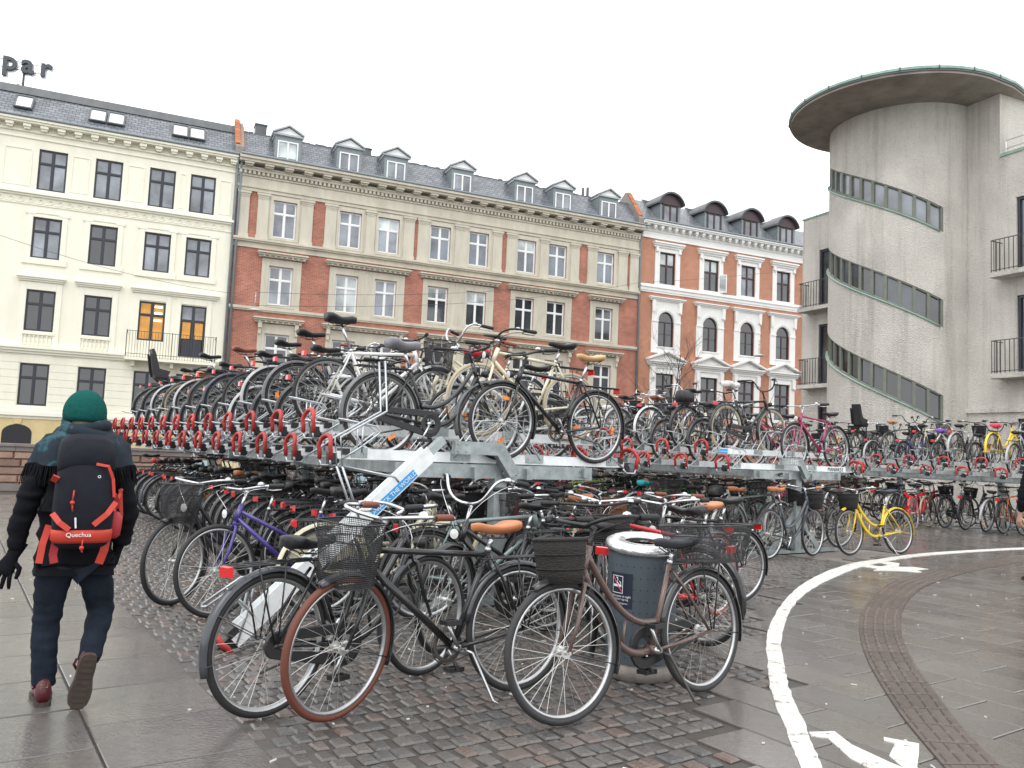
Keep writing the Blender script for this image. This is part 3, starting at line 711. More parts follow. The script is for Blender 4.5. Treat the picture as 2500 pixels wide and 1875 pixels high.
for a, c in ((1.46,3.2),(5.14,6.84),(7.37,9.07),(10.57,12.24),(13.0,14.68),(16.2,17.89),(18.44,20.05),(21.95,23.56)):
    cc = min(cs, key=lambda q: abs(q-(a+c)/2)); b = MB()
    wall_holes(b, a-.02, c+.02, 12.2, 14.75, [(cc-W/2,cc+W/2,12.42,14.46)], y=-.03, depth=.1)
    rframe(b, cc-W/2-.14, cc+W/2+.14, 12.28, 14.6, .14, .065)
    b.obj('stucco_bay', 'stucco', h2, loc=(-S0,0,0))
for a, c in pil:
    p = MB().box(a,c,-.1,0,12.42,14.5).box(a-.04,c+.04,-.14,0,12.2,12.418).box(a-.03,c+.03,-.13,0,14.502,14.6).box(a-.07,c+.07,-.17,0,14.602,14.72)
    n = int((c-a)/.11)
    for i in range(n): p.box(a+.03+i*.11,a+.09+i*.11,-.125,-.1,14.4,14.49)
    p.obj('pilaster', 'stucco', h2, loc=(-S0,0,0))
b = MB()
for z0_,z1_,p in ((14.77,14.95,.08),(14.952,15.06,.14),(15.062,15.55,.06),(15.552,15.64,.12),(15.85,15.98,.2),(15.982,16.06,.24),(16.22,16.36,.6),(16.362,16.5,.7)): b.box(X0+.05,X1,-p,0,z0_,z1_)
for z0_,z1_,p in ((12.0,12.08,.2),(12.082,12.198,.27),(11.7,11.74,.08),(11.742,11.998,.05)): b.box(X0+.02,X1,-p,0,z0_,z1_)
for z0_,z1_,p in ((8.3,8.38,.09),(8.382,8.52,.15)): b.box(X0+.02,X1,-p,0,z0_,z1_)
b.obj('cornice', 'stucco', h2, loc=(-S0,0,0))
MB().box(X0+.05,X1,-.1,0,15.642,15.848).obj('dentil_bed', 'stucco_dark', h2, loc=(-S0,0,0))
dn = MB(); x = X0+.1
while x < X1: dn.box(x,x+.13,-.22,-.1,15.66,15.83); x += .235
dn.obj('dentils', 'stucco', h2, loc=(-S0,0,0), kind='stuff')
me = MB().box(-.24,.24,-.56,0,.05,.155).box(-.2,.2,-.45,0,-.03,.048).mesh('bracket', 'stucco')
x = .28
while x < X1: link('bracket', me, h2, (x-S0,0,16.063)); x += 1.04
scrolls(h2, S0, X0, X1, 11.87, 'stucco')
grp = [(1.32,3.41,1.03,3.69),(4.95,9.29,4.68,9.56),(10.4,14.89,10.14,15.2),(16.01,20.24,15.74,20.5),(21.6,23.7,21.4,24.0)]
for a, c, ha, hc in grp:
    for (zt, zb, hz) in ((11.22,8.52,11.27),(7.68,4.4,7.72),(4.1,1.2,4.12)):
        hh = [(q-W/2,q+W/2,z0,z1) for (x0_,x1_,z0,z1) in holes for q in ((x0_+x1_)/2,) if a < q < c and zb < z0 < zt]
        b = MB(); wall_holes(b, a, c, zb, zt, hh, y=-.05, depth=.06)
        b.add([(a,-.05,zb),(a,0,zb),(a,0,zt),(a,-.05,zt)], [(0,3,2,1)]); b.add([(c,-.05,zb),(c,0,zb),(c,0,zt),(c,-.05,zt)], [(0,1,2,3)])
        for q in hh: rframe(b, q[0]-.15, q[1]+.15, q[2]-.12, q[3]+.15, .148 if False else .13, .075)
        if len(hh) == 2:
            mid = (hh[0][1]+hh[1][0])/2; b.box(mid-.13,mid-.09,-.065,-.05,zb,zt-.05); b.box(mid+.09,mid+.13,-.065,-.05,zb,zt-.05)
        b.obj('window_surround', 'stucco', h2, loc=(-S0,0,0))
        b = MB(); hood(b, ha, hc, hz, .27, .42)
        x = ha+.3
        while x < hc-.25: b.box(x,x+.1,-.3,-.2,hz-.0,hz+.085); x += .3
        b.obj('window_hood', 'stucco', h2, loc=(-S0,0,0))
        if zt < 8:
            for xx in (a-.02, c-.18): MB().box(xx,xx+.2,-.26,-.05,hz-.3,hz).box(xx+.03,xx+.17,-.18,-.05,hz-.62,hz-.302).obj('console', 'stucco', h2, loc=(-S0,0,0))
tones = {2: ['sky','blind','sky','blind','blind','mid','mid','mid'], 3: ['grey']*8}
for i, c in enumerate(cs):
    window(h2, S0, c, 12.42, 14.46, W, 'white_wood', tone=wr.choice(['grey','grey','sky','blind']), low=wr.choice(['grey','grey','sky']))
    t2 = tones[2][i]; lo = {'sky':'sky','blind':'blind' if i == 1 else 'mid','mid':'mid'}[t2]
    window(h2, S0, c, 8.72, 10.83, W, 'white_wood', tone='grey' if t2 == 'sky' else t2, low='grey' if lo == 'sky' else lo)
    window(h2, S0, c, 4.9, 7.13, W, 'white_wood', tone='mid')
    window(h2, S0, c, 1.5, 3.7, W, 'white_wood', tone='dark')
roof_slab(h2, S0, X0, X1, [(-.6,16.5),(-.35,16.68),(1.15,18.35),(1.2,18.3),(10,18.3)])
rb = MB(); x = X0+.3
while x < X1: rb.box(x,x+.24,1.1,1.4,18.3,18.36+wr.uniform(0,.07)); x += .26
rb.obj('ridge_cap', 'lead', h2, loc=(-S0,0,0), kind='stuff')
gutter(h2, S0, X0+.1, X1+.3, 16.56, -.68)
def dormer(parent, S0, c, z0, w, pedi=True):
    y0 = -.22
    d = MB(); hw = .7; zt = 18.04
    for e in (-1,1): d.prism([(c+e*hw-.03*(e>0)*0,z0-.1),(c+e*(hw-.24),z0-.1),(c+e*(hw-.24),zt),(c+e*hw,zt)],y0,y0+.05)
    d.box(c-hw+.24,c+hw-.24,y0,y0+.05,17.78,zt)
    for e in (-1,1):
        x = c+e*hw; d.add([(x,y0,z0-.1),(x,y0+.1,z0-.1),(x,1.6,18.5),(x,1.6,zt+.3),(x,y0,zt)], [(0,1,2,3,4)])
    o = d.obj('dormer', 'zinc', parent, loc=(-S0,0,0))
    b = MB(); b.prism([(c-hw-.06,zt),(c+hw+.06,zt),(c+hw+.06,zt+.1),(c,zt+.5),(c-hw-.06,zt+.1)],y0-.04,1.8); b.obj('pediment', 'white_wood', o)
    b = MB()
    for e in (-1,1):
        b.prism([(c+e*(hw+.13),zt+.09),(c,zt+.54),(c,zt+.62),(c+e*(hw+.16),zt+.17)],y0-.2,1.9)
    b.box(c-hw-.12,c+hw+.12,y0-.12,y0-.042,zt+.0,zt+.1)
    b.obj('dormer_roof', 'zinc_light', o)
    x0, x1 = c-w/2, c+w/2; b = MB(); t = .07; z1 = 17.77; y = y0+.0
    b.box(x0,x0+t,y-.03,y+.05,z0,z1); b.box(x1-t,x1,y-.03,y+.05,z0,z1); b.box(x0+t,x1-t,y-.03,y+.05,z0,z0+t); b.box(x0+t,x1-t,y-.03,y+.05,z1-t,z1); b.box(c-.045,c+.045,y-.03,y+.05,z0+t,z1-t)
    f = b.obj('window', 'white_wood', o)
    cc = GL[wr.choice(['blind','grey','grey'])]
    for e in (-1,1): link('pane', pane_mesh((w-.09)/2-t, z1-z0-2*t), f, (c+e*(.045+((w-.09)/2-t)/2), y+.02, (z0+z1)/2), color=cc)
for c in (2.24,5.62,8.35,12.45,16.58,19.25,22.6): dormer(h2, S0, c, 16.7, 1.1)
# chimney stubs and gable parapets
for c, w, h_ in ((.95,.6,.75),(4.3,.45,.2),(7.0,.55,.55),(18.0,.5,.2)):
    MB().box(c-w/2,c+w/2,1.5,2.2,18.2,18.3+h_).box(c-w/2-.04,c+w/2+.04,1.45,2.25,18.302+h_,18.36+h_).obj('chimney', 'lead', h2, loc=(-S0,0,0))
MB().tube([(21.6,1.5,18.2),(21.6,1.5,19.0)],.1,8).tube([(21.95,1.5,18.2),(21.95,1.5,19.1)],.1,8).obj('flue', 'lead', h2, loc=(-S0,0,0))
b = MB()
for zz in (18.9,19.25): b.tube([(8.7,2.5,zz+.2),(13.8,2.5,zz),(13.8,4,zz)], .014, 4)
for xx in (8.7,10.4,12.1,13.8): b.tube([(xx,2.5,18.3),(xx,2.5,19.35)], .014, 4)
for xx in (7.2,14.1): b.tube([(xx,2.5,18.3),(xx,2.5,20.6)], .014, 4); b.tube([(xx-.25,2.5,20.4),(xx+.25,2.5,20.4)], .01, 4); b.tube([(xx-.2,2.5,20.0),(xx+.2,2.5,20.0)], .01, 4)
b.obj('roof_railing', 'lamp_grey', h2, loc=(-S0,0,0))
MB().prism([(-.45,16.5),(-.08,16.5),(-.08,18.9),(-.45,18.9)],-.1,.2).v
gp = MB(); gp.add([(-.46,-.35,16.4),(-.04,-.35,16.4),(-.04,-.35,17.0),(-.46,-.35,17.0),(-.46,1.4,18.9),(-.04,1.4,18.9),(-.46,1.4,16.4),(-.04,1.4,16.4),(-.46,3,18.9),(-.04,3,18.9),(-.46,3,16.4),(-.04,3,16.4)], [(0,1,2,3),(3,2,5,4),(0,3,4,6),(1,7,5,2),(4,5,9,8),(6,4,8,10),(5,7,11,9)])
gp.obj('gable_parapet', 'cement', h2, loc=(-S0,0,0))
gable_tiles(h2, -.36, S0, -.25, 17.15, 1.3, 18.95, 8, .3); gable_tiles(h2, -.1, S0, -.2, 17.05, 1.2, 18.6, 6, .22)
gp = MB(); gp.add([(24.9,-.3,16.6),(25.3,-.3,16.6),(25.3,-.3,17.1),(24.9,-.3,17.1),(24.9,1.5,19.3),(25.3,1.5,19.3),(24.9,1.5,16.5),(25.3,1.5,16.5),(24.9,3,18.4),(25.3,3,18.4),(24.9,3,16),(25.3,3,16)], [(0,1,2,3),(3,2,5,4),(0,3,4,6),(1,7,5,2),(4,5,9,8),(6,4,8,10),(5,7,11,9)])
gp.obj('gable_parapet', 'cement', h2, loc=(-S0,0,0))
gable_tiles(h2, 25.1, S0, -.2, 17.25, 1.3, 19.15, 9, .36)
for s in (-.2,.0): pipe(h2, s-.1, S0, -.12, 0, 15.6)
pipe(h2, 25.2, S0, -.12, 0, 15.6)

# ---- house 3: orange brick, white dressings, arched windows
S0 = 25.28
h3 = house('orange_brick_town_house', S0, 'orange brick house with white dressings, arched windows and four rounded dormers')
X0, X1 = 25.28, 42.5
cs3 = [27.42,31.04,34.24,37.45,40.6]; W = 1.26
def archpoly(c, z0, zs, r, n=14): return [(c-r,z0),(c+r,z0)]+[(c+r*cos(pi*i/n), zs+r*sin(pi*i/n)) for i in range(1, n)]+[(c-r, zs)] if False else [(c-r,z0),(c+r,z0)]+[(c+r*cos(pi*i/n), zs+r*sin(pi*i/n)) for i in range(n+1)]
holes = [(c-W/2,c+W/2,12.84,15.11) for c in cs3]+[(c-.64,c+.64,8.74,11.1) for c in cs3]+[(c-.7,c+.7,4.4,6.95) for c in cs3]
b = MB(); wall_holes(b, X0, X1, 0, 16.2, holes)
b.add([(X0,0,0),(X1,0,0),(X1,0,16.3),(X0,0,16.3),(X0,11,0),(X1,11,0),(X1,11,16.3),(X0,11,16.3)], [(1,5,6,2),(4,0,3,7),(5,4,7,6)])
b.obj('wall', 'orange_brick', h3, loc=(-S0,0,0))
b = MB()
for z0_,z1_,p in ((15.95,16.02,.1),(16.022,16.4,.06),(16.402,16.5,.12),(16.8,16.9,.5),(16.902,17.0,.58)): b.box(X0,X1,-p,0,z0_,z1_)
for z0_,z1_,p in ((12.3,12.42,.08),(12.422,12.62,.13),(12.622,12.7,.2),(12.702,12.84,.12)): b.box(X0,X1,-p,0,z0_,z1_)
b.obj('cornice', 'white_trim', h3, loc=(-S0,0,0))
MB().box(X0,X1,-.1,0,16.502,16.798).obj('cornice_bed', 'off_white', h3, loc=(-S0,0,0))
me = MB().box(-.11,.11,-.44,-.1,.08,.26).lathe([(0,-.1),(.07,-.07),(.09,0),(.07,.06),(0,.08)],8,Matrix.Translation((0,-.34,.03))).mesh('bracket', 'off_white')
x = X0+.3
while x < X1: link('bracket', me, h3, (x-S0,0,16.53)); x += .56
for c in cs3:
    b = MB(); wall_holes(b, c-.98, c+.98, 12.84, 15.4, [(c-W/2,c+W/2,12.84,15.11)], y=-.06, depth=.07); b.box(c-1.0,c-.96,-.058,0,12.84,15.4); b.box(c+.96,c+1.0,-.058,0,12.84,15.4)
    rframe(b, c-W/2-.13, c+W/2+.13, 12.72+.13, 15.23, .1, .09)
    hood(b, c-1.22, c+1.22, 15.4, .36, .32)
    for e in (-1,1): b.box(*sorted((c+e*.82,c+e*1.0)),-.2,-.06,15.1,15.4)
    b.obj('window_surround', 'white_trim', h3, loc=(-S0,0,0))
    window(h3, S0, c, 12.84, 15.11, W, 'plum_wood', tone=wr.choice(['grey','blind','grey']), low=wr.choice(['grey','mid']), transom=.62)
    if c == 31.04:
        sh_ = MB().box(0,.04,-.56,0,0,.06).box(0,.04,-.56,0,1.2,1.26).box(0,.04,-.56,-.5,.06,1.2).box(0,.04,-.06,0,.06,1.2).obj('open_casement', 'white_wood', h3, loc=(c+W/2-.02-S0,-.06,12.92)); sh_.rotation_euler = (0,0,rad(55))
        q_ = link('pane', MB().box(.012,.022,-.5,-.06,.06,1.2).mesh('pane', 'window_glass'), sh_, color=GL['blind'])
    # arched surround: plate with an arch cut out
    b = MB(); n = 16; r = .635; zs = 10.46; yf = -.07
    arc = [(c+r*cos(pi*i/n), zs+r*sin(pi*i/n)) for i in range(n+1)]
    outer = [(c+1.15, zs)]+[(c+1.15, 11.78)]+[(c-1.15, 11.78)]+[(c-1.15, zs)]
    top = []
    for i in range(n+1):
        a = pi*i/n; ux, uz = cos(a), sin(a); k = min(1.15/abs(ux) if abs(ux) > 1e-6 else 99, (11.78-zs)/uz if uz > 1e-6 else 99); top.append((c+ux*k, zs+uz*k))
    vs = [(x,yf,z) for x,z in arc]+[(x,yf,z) for x,z in top]+[(x,.1,z) for x,z in arc]
    fs = [(i,i+1,n+2+i,n+1+i) for i in range(n)]+[(i,2*n+2+i,2*n+3+i,i+1) for i in range(n)]
    b.add(vs, fs)
    b.add([(c-1.15,yf,11.78),(c+1.15,yf,11.78),(c+1.15,0,11.78),(c-1.15,0,11.78)], [(0,3,2,1)])
    for e in (-1,1):
        b.box(*sorted((c+e*.64,c+e*1.15)),yf,0,8.3,zs-.001); b.box(*sorted((c+e*.62,c+e*1.18)),yf-.04,yf,zs-.08,zs+.02)
        b.prism([(c+e*.94,11.1),(c+e*1.15,11.0),(c+e*1.18,11.78),(c+e*.94,11.78)],yf-.14,yf)
    b.box(c-.63,c+.63,yf,0,8.3,8.72); b.box(c-.72,c+.72,yf-.08,yf,8.66,8.74)
    b.prism([(c-.07,zs+.66),(c+.07,zs+.66),(c+.1,zs+.98),(c-.1,zs+.98)],yf-.06,yf)
    for i in range(n):
        a0, a1 = pi*i/n, pi*(i+1)/n; q = [(c+rr*cos(aa),zs+rr*sin(aa)) for rr,aa in ((.72,a0),(.86,a0),(.86,a1),(.72,a1))]; b.prism(q,yf-.03,yf)
    hood(b, c-1.42, c+1.42, 11.78, .25, .3)
    b.obj('window_surround', 'white_trim', h3, loc=(-S0,0,0))
    b = MB(); y = .08
    for i in range(n):
        a0, a1 = pi*i/n, pi*(i+1)/n; q = [(c+rr*cos(aa),zs+rr*sin(aa)) for rr,aa in ((.57,a0),(.634,a0),(.634,a1),(.57,a1))]; b.prism(q,y,y+.06)
    for e in (-1,1): b.box(*sorted((c+e*.57,c+e*.634)),y,y+.06,8.74,zs)
    b.box(c-.57,c+.57,y,y+.06,8.74,8.8); b.box(c-.57,c+.57,y,y+.06,zs-.1,zs-.02); b.box(c-.04,c+.04,y,y+.05,8.8,zs-.1)
    b.tube([(c-.57,y+.02,9.6),(c+.57,y+.02,9.6)],.012,4)
    f = b.obj('arched_window', 'plum_wood', h3, loc=(-S0,0,0))
    for e in (-1,1): link('pane', pane_mesh(.53, zs-.1-8.8), f, (c+e*.305, y+.04, (8.8+zs-.1)/2), color=GL[wr.choice(['dark','mid'])])
    g = MB(); g.prism([(c+.57*cos(pi*i/n),zs-.02+.57*sin(pi*i/n)) for i in range(n+1)],y+.03,y+.04); o = g.obj('pane', 'window_glass', f); o.color = c4(GL['dark'])
    # pedimented opening below
    b = MB(); wall_holes(b, c-1.15, c+1.15, 3.9, 7.3, [(c-.7,c+.7,4.4,6.95)], y=-.06, depth=.07)
    b.box(c-1.17,c-1.13,-.058,0,3.9,7.3); b.box(c+1.13,c+1.17,-.058,0,3.9,7.3)
    b.box(c-1.2,c+1.2,-.12,0,7.3,7.45); hood(b, c-1.45, c+1.45, 7.45, .33, .4)
    for e in (-1,1):
        b.prism([(c+e*1.5,7.79),(c+e*1.5,7.9),(c,8.5),(c,8.36)],-.45,0)
        b.prism([(c+e*.86,6.7),(c+e*1.12,6.6),(c+e*1.15,7.3),(c+e*.86,7.3)],-.22,-.06)
    b.prism([(c-1.3,7.781),(c+1.3,7.781),(c,8.33)],-.12,0); b.prism([(c-.7,7.86),(c+.7,7.86),(c,8.16)],-.16,-.12)
    b.box(c-.72,c+.72,-.11,-.06,6.95,7.07)
    b.obj('pedimented_surround', 'white_trim', h3, loc=(-S0,0,0))
    window(h3, S0, c, 4.4, 6.95, 1.4, 'plum_wood', tone='mid', low='dark')
roof_slab(h3, S0, X0, X1, [(-.5,17.0),(-.3,17.1),(1.9,19.05),(10,19.2)])
gutter(h3, S0, X0, X1, 17.06, -.56)
for c in (27.45,31.1,34.3,37.55):
    y0 = -.12; d = MB(); hw = .82; zt = 18.35
    for e in (-1,1):
        d.box(*sorted((c+e*.62,c+e*hw)),y0,y0+.05,17.05,zt); x = c+e*hw
        d.add([(x,y0,17.05),(x,y0+.1,17.05),(x,2.2,19.3),(x,2.2,zt+.4),(x,y0,zt)], [(0,1,2,3,4)])
    o = d.obj('dormer', 'zinc', h3, loc=(-S0,0,0))
    n = 12; q = [(c+1.02*cos(pi*(.12+.76*i/n))/cos(pi*.12)*1.0, 18.4+.72*(sin(pi*(.12+.76*i/n))-sin(pi*.12))/(1-sin(pi*.12))) for i in range(n+1)]
    MB().prism(q+[(x,z+.13) for x,z in q[::-1]],y0-.28,2.6).obj('dormer_roof', 'lead', o)
    MB().prism([(x,z-.01) for x,z in q],y0-.02,2.0).obj('tympanum', 'plum_wood', o)
    b = MB()
    for e in (-1,1): b.box(*sorted((c+e*.5,c+e*.62)),y0-.05,y0+.04,17.12,18.36)
    b.box(c-.5,c+.5,y0-.05,y0+.04,17.12,17.2); b.box(c-.5,c+.5,y0-.05,y0+.04,18.28,18.36); b.box(c-.05,c+.05,y0-.05,y0+.04,17.2,18.28); b.box(c-.66,c+.66,y0-.12,y0-.05,18.36,18.44)
    f = b.obj('window', 'plum_wood', o)
    for e in (-1,1): link('pane', pane_mesh(.44,1.07), f, (c+e*.275, y0+.0, 17.74), color=GL['grey'])
MB().box(39.2,40.2,2.2,3.2,18.5,19.9).box(39.1,40.3,2.1,3.3,19.902,20.05).obj('chimney', 'red_brick', h3, loc=(-S0,0,0))
b = MB(); b.tube([(40.4,1,19.0),(40.4,1,20.9)],.015,4); b.tube([(39.9,1,20.8),(41.6,1,20.2)],.012,4); b.tube([(39.9,1,20.1),(41.2,1,19.7)],.012,4); b.obj('antenna', 'lamp_grey', h3, loc=(-S0,0,0))

# ------------------------------------------------------------------ concrete building with stair tower
CA = math.atan2(cos(FA), -sin(FA))
cb = empty('concrete_building', (16.5,27.5,-.09), CA, 'grey pebbledash building with round stair tower and ribbon windows', 'building')
# local x along the face (away from camera), local y outward
def whc(b, x0, x1, z0, z1, holes):
    c = MB(); wall_holes(c, x0, x1, z0, z1, holes, depth=0)
    b.add([(x,0,z) for x,y,z in c.v], [f[::-1] for f in c.f])
    for a,bb,z0_,z1_ in holes: b.add([(a,0,z0_),(bb,0,z0_),(bb,0,z1_),(a,0,z1_),(a,-.2,z0_),(bb,-.2,z0_),(bb,-.2,z1_),(a,-.2,z1_)], [(0,1,5,4),(1,2,6,5),(2,3,7,6),(3,0,4,7)])
ch_ = [(7.2,8.25,8.2,10.7),(7.2,8.25,4.8,7.42),(7.2,8.25,1.4,4.0),(-1.75,-.56,8.18,10.68),(-1.75,-.56,4.76,7.32),(-1.75,-.56,1.3,3.2),(-5.5,-4.3,8.18,10.68),(-5.5,-4.3,4.76,7.32)]
b = MB(); whc(b, -11, 9.24, 0, 12.24, ch_)
b.add([(9.24,0,0),(9.24,-14,0),(9.24,-14,12.3),(9.24,0,12.3)], [(0,1,2,3)])
b.add([(-11,0,0),(-11,-14,0),(-11,-14,12.3),(-11,0,12.3)], [(3,2,1,0)]); b.add([(-11,-14,0),(9.24,-14,0),(9.24,-14,12.3),(-11,-14,12.3)], [(0,1,2,3)])
b.box(-11,9.24,-14,-.001,12.1,12.238)
b.box(0,7.0,-9,0,12.24,14.53)
b.obj('wall', 'pebbledash', cb)
MB().box(7.0,9.28,-14,.04,12.241,12.3).obj('parapet_flashing', 'copper_green', cb)
MB().box(-11,-.02,-.3,.04,12.241,12.34).obj('parapet_flashing', 'copper_green', cb)
MB().box(-11,1.3,0,.1,3.42,3.56).obj('string_ledge', 'pebbledash', cb)
b = MB()
for zz in (12.52,12.8): b.tube([(-.15,-.1,zz),(-11,-.1,zz)], .022, 6)
for i in range(9): b.tube([(-.15-i*1.3,-.1,12.3),(-.15-i*1.3,-.1,12.82)], .018, 5)
b.obj('terrace_railing', 'white_wood', cb, True)
for a,bb,z0_,z1_ in ch_:
    w = MB(); t = .09
    w.box(a,a+t,-.18,-.06,z0_,z1_); w.box(bb-t,bb,-.18,-.06,z0_,z1_); w.box(a+t,bb-t,-.18,-.06,z0_,z0_+t); w.box(a+t,bb-t,-.18,-.06,z1_-t,z1_); mid = (a+bb)/2; w.box(mid-.05,mid+.05,-.17,-.08,z0_+t,z1_-t)
    f = w.obj('balcony_window', 'navy_wood', cb)
    for cc_ in ((a+t+mid-.05)/2,(mid+.05+bb-t)/2): link('pane', pane_mesh((bb-a)/2-t-.05, z1_-z0_-2*t), f, (cc_,-.14,(z0_+z1_)/2), color=GL['mid'])
for a, bb, z in ((7.0,8.9,8.12),(7.0,8.9,4.78),(7.0,8.9,1.5),(-4.0,0.0,8.1),(-4.0,0.0,4.68)):
    bo = MB().box(a,bb,0,.62,z-.16,z).obj('balcony', 'pebbledash', cb)
    r_ = MB(); zt = z+1.12
    r_.box(a+.05,bb-.05,.56,.58,zt-.03,zt); r_.box(a+.05,bb-.05,.56,.58,z+.06,z+.085)
    for e in (a+.05,bb-.07): r_.box(e,e+.02,0,.56,zt-.03,zt)
    x = a+.05
    while x < bb-.04: r_.box(x,x+.018,.56,.58,z,zt-.03); x += .155
    for e in (a+.05,bb-.07):
        for yy in (.14,.28,.42): r_.box(e,e+.018,yy,yy+.018,z,zt-.03)
    r_.obj('balcony_railing', 'iron', bo)
# tower in world angles (deg), centre local (3.94,0)
TC = Vector((3.94,0,0)); TR = 2.7; TOP = 14.52
def loc_ang(w): return rad(w)-CA
def strips(w):
    out = []
    for zt, zb in ((12.44,11.55),(9.13,8.15),(5.75,4.8)):
        out.append((zb-.0237*(w-198), zt-.0237*(w-198)))
    return out[::-1]
tw = MB(); rv_ = MB()
A0, A1, AE = 150, 272, 320
def cp(w, z, r=TR): a = loc_ang(w); return (TC.x+r*cos(a), TC.y+r*sin(a), z)
w = 130
while w < 330:
    w2 = w+2.5
    inn = A0 <= w < A1
    segs = []
    if inn:
        s0_, s1_ = strips(w), strips(w2); lo = (0,0)
        for (b0,t0),(b1,t1) in zip(s0_, s1_): segs.append((lo, (b0,b1))); lo = (t0,t1)
        segs.append((lo, (TOP,TOP)))
    else: segs = [((0,0),(TOP,TOP))]
    for (la,lb2),(ha,hb) in segs:
        tw.add([cp(w,la),cp(w2,lb2),cp(w2,hb),cp(w,ha)], [(0,1,2,3)])
        if inn:
            if la > 0: rv_.add([cp(w,la),cp(w2,lb2),cp(w2,lb2,TR-.2),cp(w,la,TR-.2)], [(3,2,1,0)])
            if ha < TOP: rv_.add([cp(w,ha),cp(w2,hb),cp(w2,hb,TR-.2),cp(w,ha,TR-.2)], [(0,1,2,3)])
    w = w2
for (b0,t0) in strips(A1): rv_.add([cp(A1,b0),cp(A1,t0),cp(A1,t0,TR-.2),cp(A1,b0,TR-.2)], [(0,1,2,3)])
tow = tw.obj('stair_tower', 'pebbledash', cb, True); rv_.obj('window_reveals', 'pebbledash', tow, kind='stuff')
# merge tower vertices so the smooth shading has no seams
me = tow.data; bm = bmesh.new(); bm.from_mesh(me); bmesh.ops.remove_doubles(bm, verts=bm.verts[:], dist=.001); bm.to_mesh(me); bm.free()
for i in range(3):
    fr = MB()
    for side in (0,1):
        pts = []
        for w in range(A0, A1+1, 5):
            z = strips(w)[i][side]+(.03 if side == 0 else -.03); pts.append(cp(w, z, TR-.06))
        fr.tube(pts, .045, 5)
    w = A0+2
    while w <= A1:
        b0, t0 = strips(w)[i]; p0, p1 = Vector(cp(w,b0,TR-.07)), Vector(cp(w,t0,TR-.07)); a = loc_ang(w)
        M_ = Matrix.Translation((p0.x,p0.y,0))@Matrix.Rotation(a,4,'Z'); fr.box(-.05,.05,-.055,.055,b0,t0,M_); w += 10
    f = fr.obj('ribbon_window', 'green_frame', cb)
    w = A0+2
    while w < A1-2:
        s0_, s1_ = strips(w+1)[i], strips(w+9)[i]
        g = MB().add([cp(w+1,s0_[0],TR-.1),cp(w+9,s1_[0],TR-.1),cp(w+9,s1_[1],TR-.1),cp(w+1,s0_[1],TR-.1)], [(0,1,2,3)])
        o = g.obj('pane', 'window_glass', f); v = wr.uniform(.7,1.2); q = GL['grey'] if i == 2 else (GL['mid'] if i == 1 else GL['dark']); o.color = c4((q[0]*v,q[1]*v,q[2]*v)); w += 10
    MB().tube([cp(w, strips(w)[i][0]-.03, TR+.035) for w in range(A0, A1+1, 4)], [.035-.0002*k for k in range(0, len(range(A0,A1+1,4)))], 6).obj('window_sill', 'copper_green', f, True)
# roof slab: round over the tower, then running back
dc = Vector((14.07,29.95)); RD_ = 3.86
pts = []
def w2l(x, y):
    v = Vector((x-16.5,y-27.5)); return (v.x*cos(CA)+v.y*sin(CA), -v.x*sin(CA)+v.y*cos(CA))
for i in range(0, 37):
    w = 85+(300-85)*i/36; pts.append((dc.x+RD_*cos(rad(w)), dc.y+RD_*sin(rad(w))))
pts += [(16.75,27.0),(17.2,27.35),(17.7,27.75),(18.4,28.4),(20.5,30.6),(26,36),(24,40),(16,40)]
lp = [w2l(*p) for p in pts]
def pol(name, mat, z0, z1, k, par):
    cxm = Vector(w2l(dc.x, dc.y)); q = [tuple(cxm+(Vector(p)-cxm)*k) for p in lp]
    a_ = sum(q[i][0]*q[(i+1)%len(q)][1]-q[(i+1)%len(q)][0]*q[i][1] for i in range(len(q)))
    if a_ < 0: q = q[::-1]
    return MB().slabp(q, z0, z1).obj(name, mat, par)
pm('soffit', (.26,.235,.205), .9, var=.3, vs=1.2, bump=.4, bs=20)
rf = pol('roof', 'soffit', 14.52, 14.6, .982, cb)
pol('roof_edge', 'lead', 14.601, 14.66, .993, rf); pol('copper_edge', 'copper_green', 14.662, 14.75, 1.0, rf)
b = MB()
for i in range(0, 44, 3):
    if i < len(lp)-3:
        x, y = lp[i]; b.box(-.02,.02,-.02,.02,14.65,14.765,Matrix.Translation((x,y,0)))
b.obj('seam', 'lead', rf, kind='stuff')

# ------------------------------------------------------------------ bicycles: shared meshes
WR = .35
def arcpts(r, a0, a1, n, c=(0,0), y=0): return [(c[0]+r*cos(rad(a0+(a1-a0)*i/n)), y, c[1]+r*sin(rad(a0+(a1-a0)*i/n))) for i in range(n+1)]
B = {}
def circ(r, n): return [(r*cos(2*pi*i/n), 0, r*sin(2*pi*i/n)) for i in range(n)]
B['tyre'] = MB().lathe([(WR-.018+.019*cos(a), .019*sin(a)) for a in [2*pi*k/8 for k in range(9)]], 64, axis='y').mesh('tyre', 'rubber', True)
B['rim'] = MB().lathe([(.318,-.013),(.305,-.011),(.299,0),(.305,.011),(.318,.013),(.318,-.013)], 56, axis='y').mesh('rim', 'rim', True)
def spokes(n=32, r=.0012):
    b = MB()
    for i in range(n):
        a = 2*pi*i/n; s = 1 if i % 2 else -1; ah = a+(.9 if i % 4 < 2 else -.9)
        b.tube([(.026*cos(ah), s*.03, .026*sin(ah)),(.303*cos(a), s*.004, .303*sin(a))], r, 3, cap=False)
    b.lathe([(0,-.045),(.012,-.045),(.012,-.033),(.03,-.033),(.03,-.027),(.016,-.025),(.016,.025),(.03,.027),(.03,.033),(.012,.033),(.012,.045),(0,.045)], 14, axis='y')
    b.lathe([(0,-.065),(.007,-.065),(.007,.065),(0,.065)], 8, axis='y')
    return b.mesh('wheel', 'spoke')
B['wheel'] = spokes()
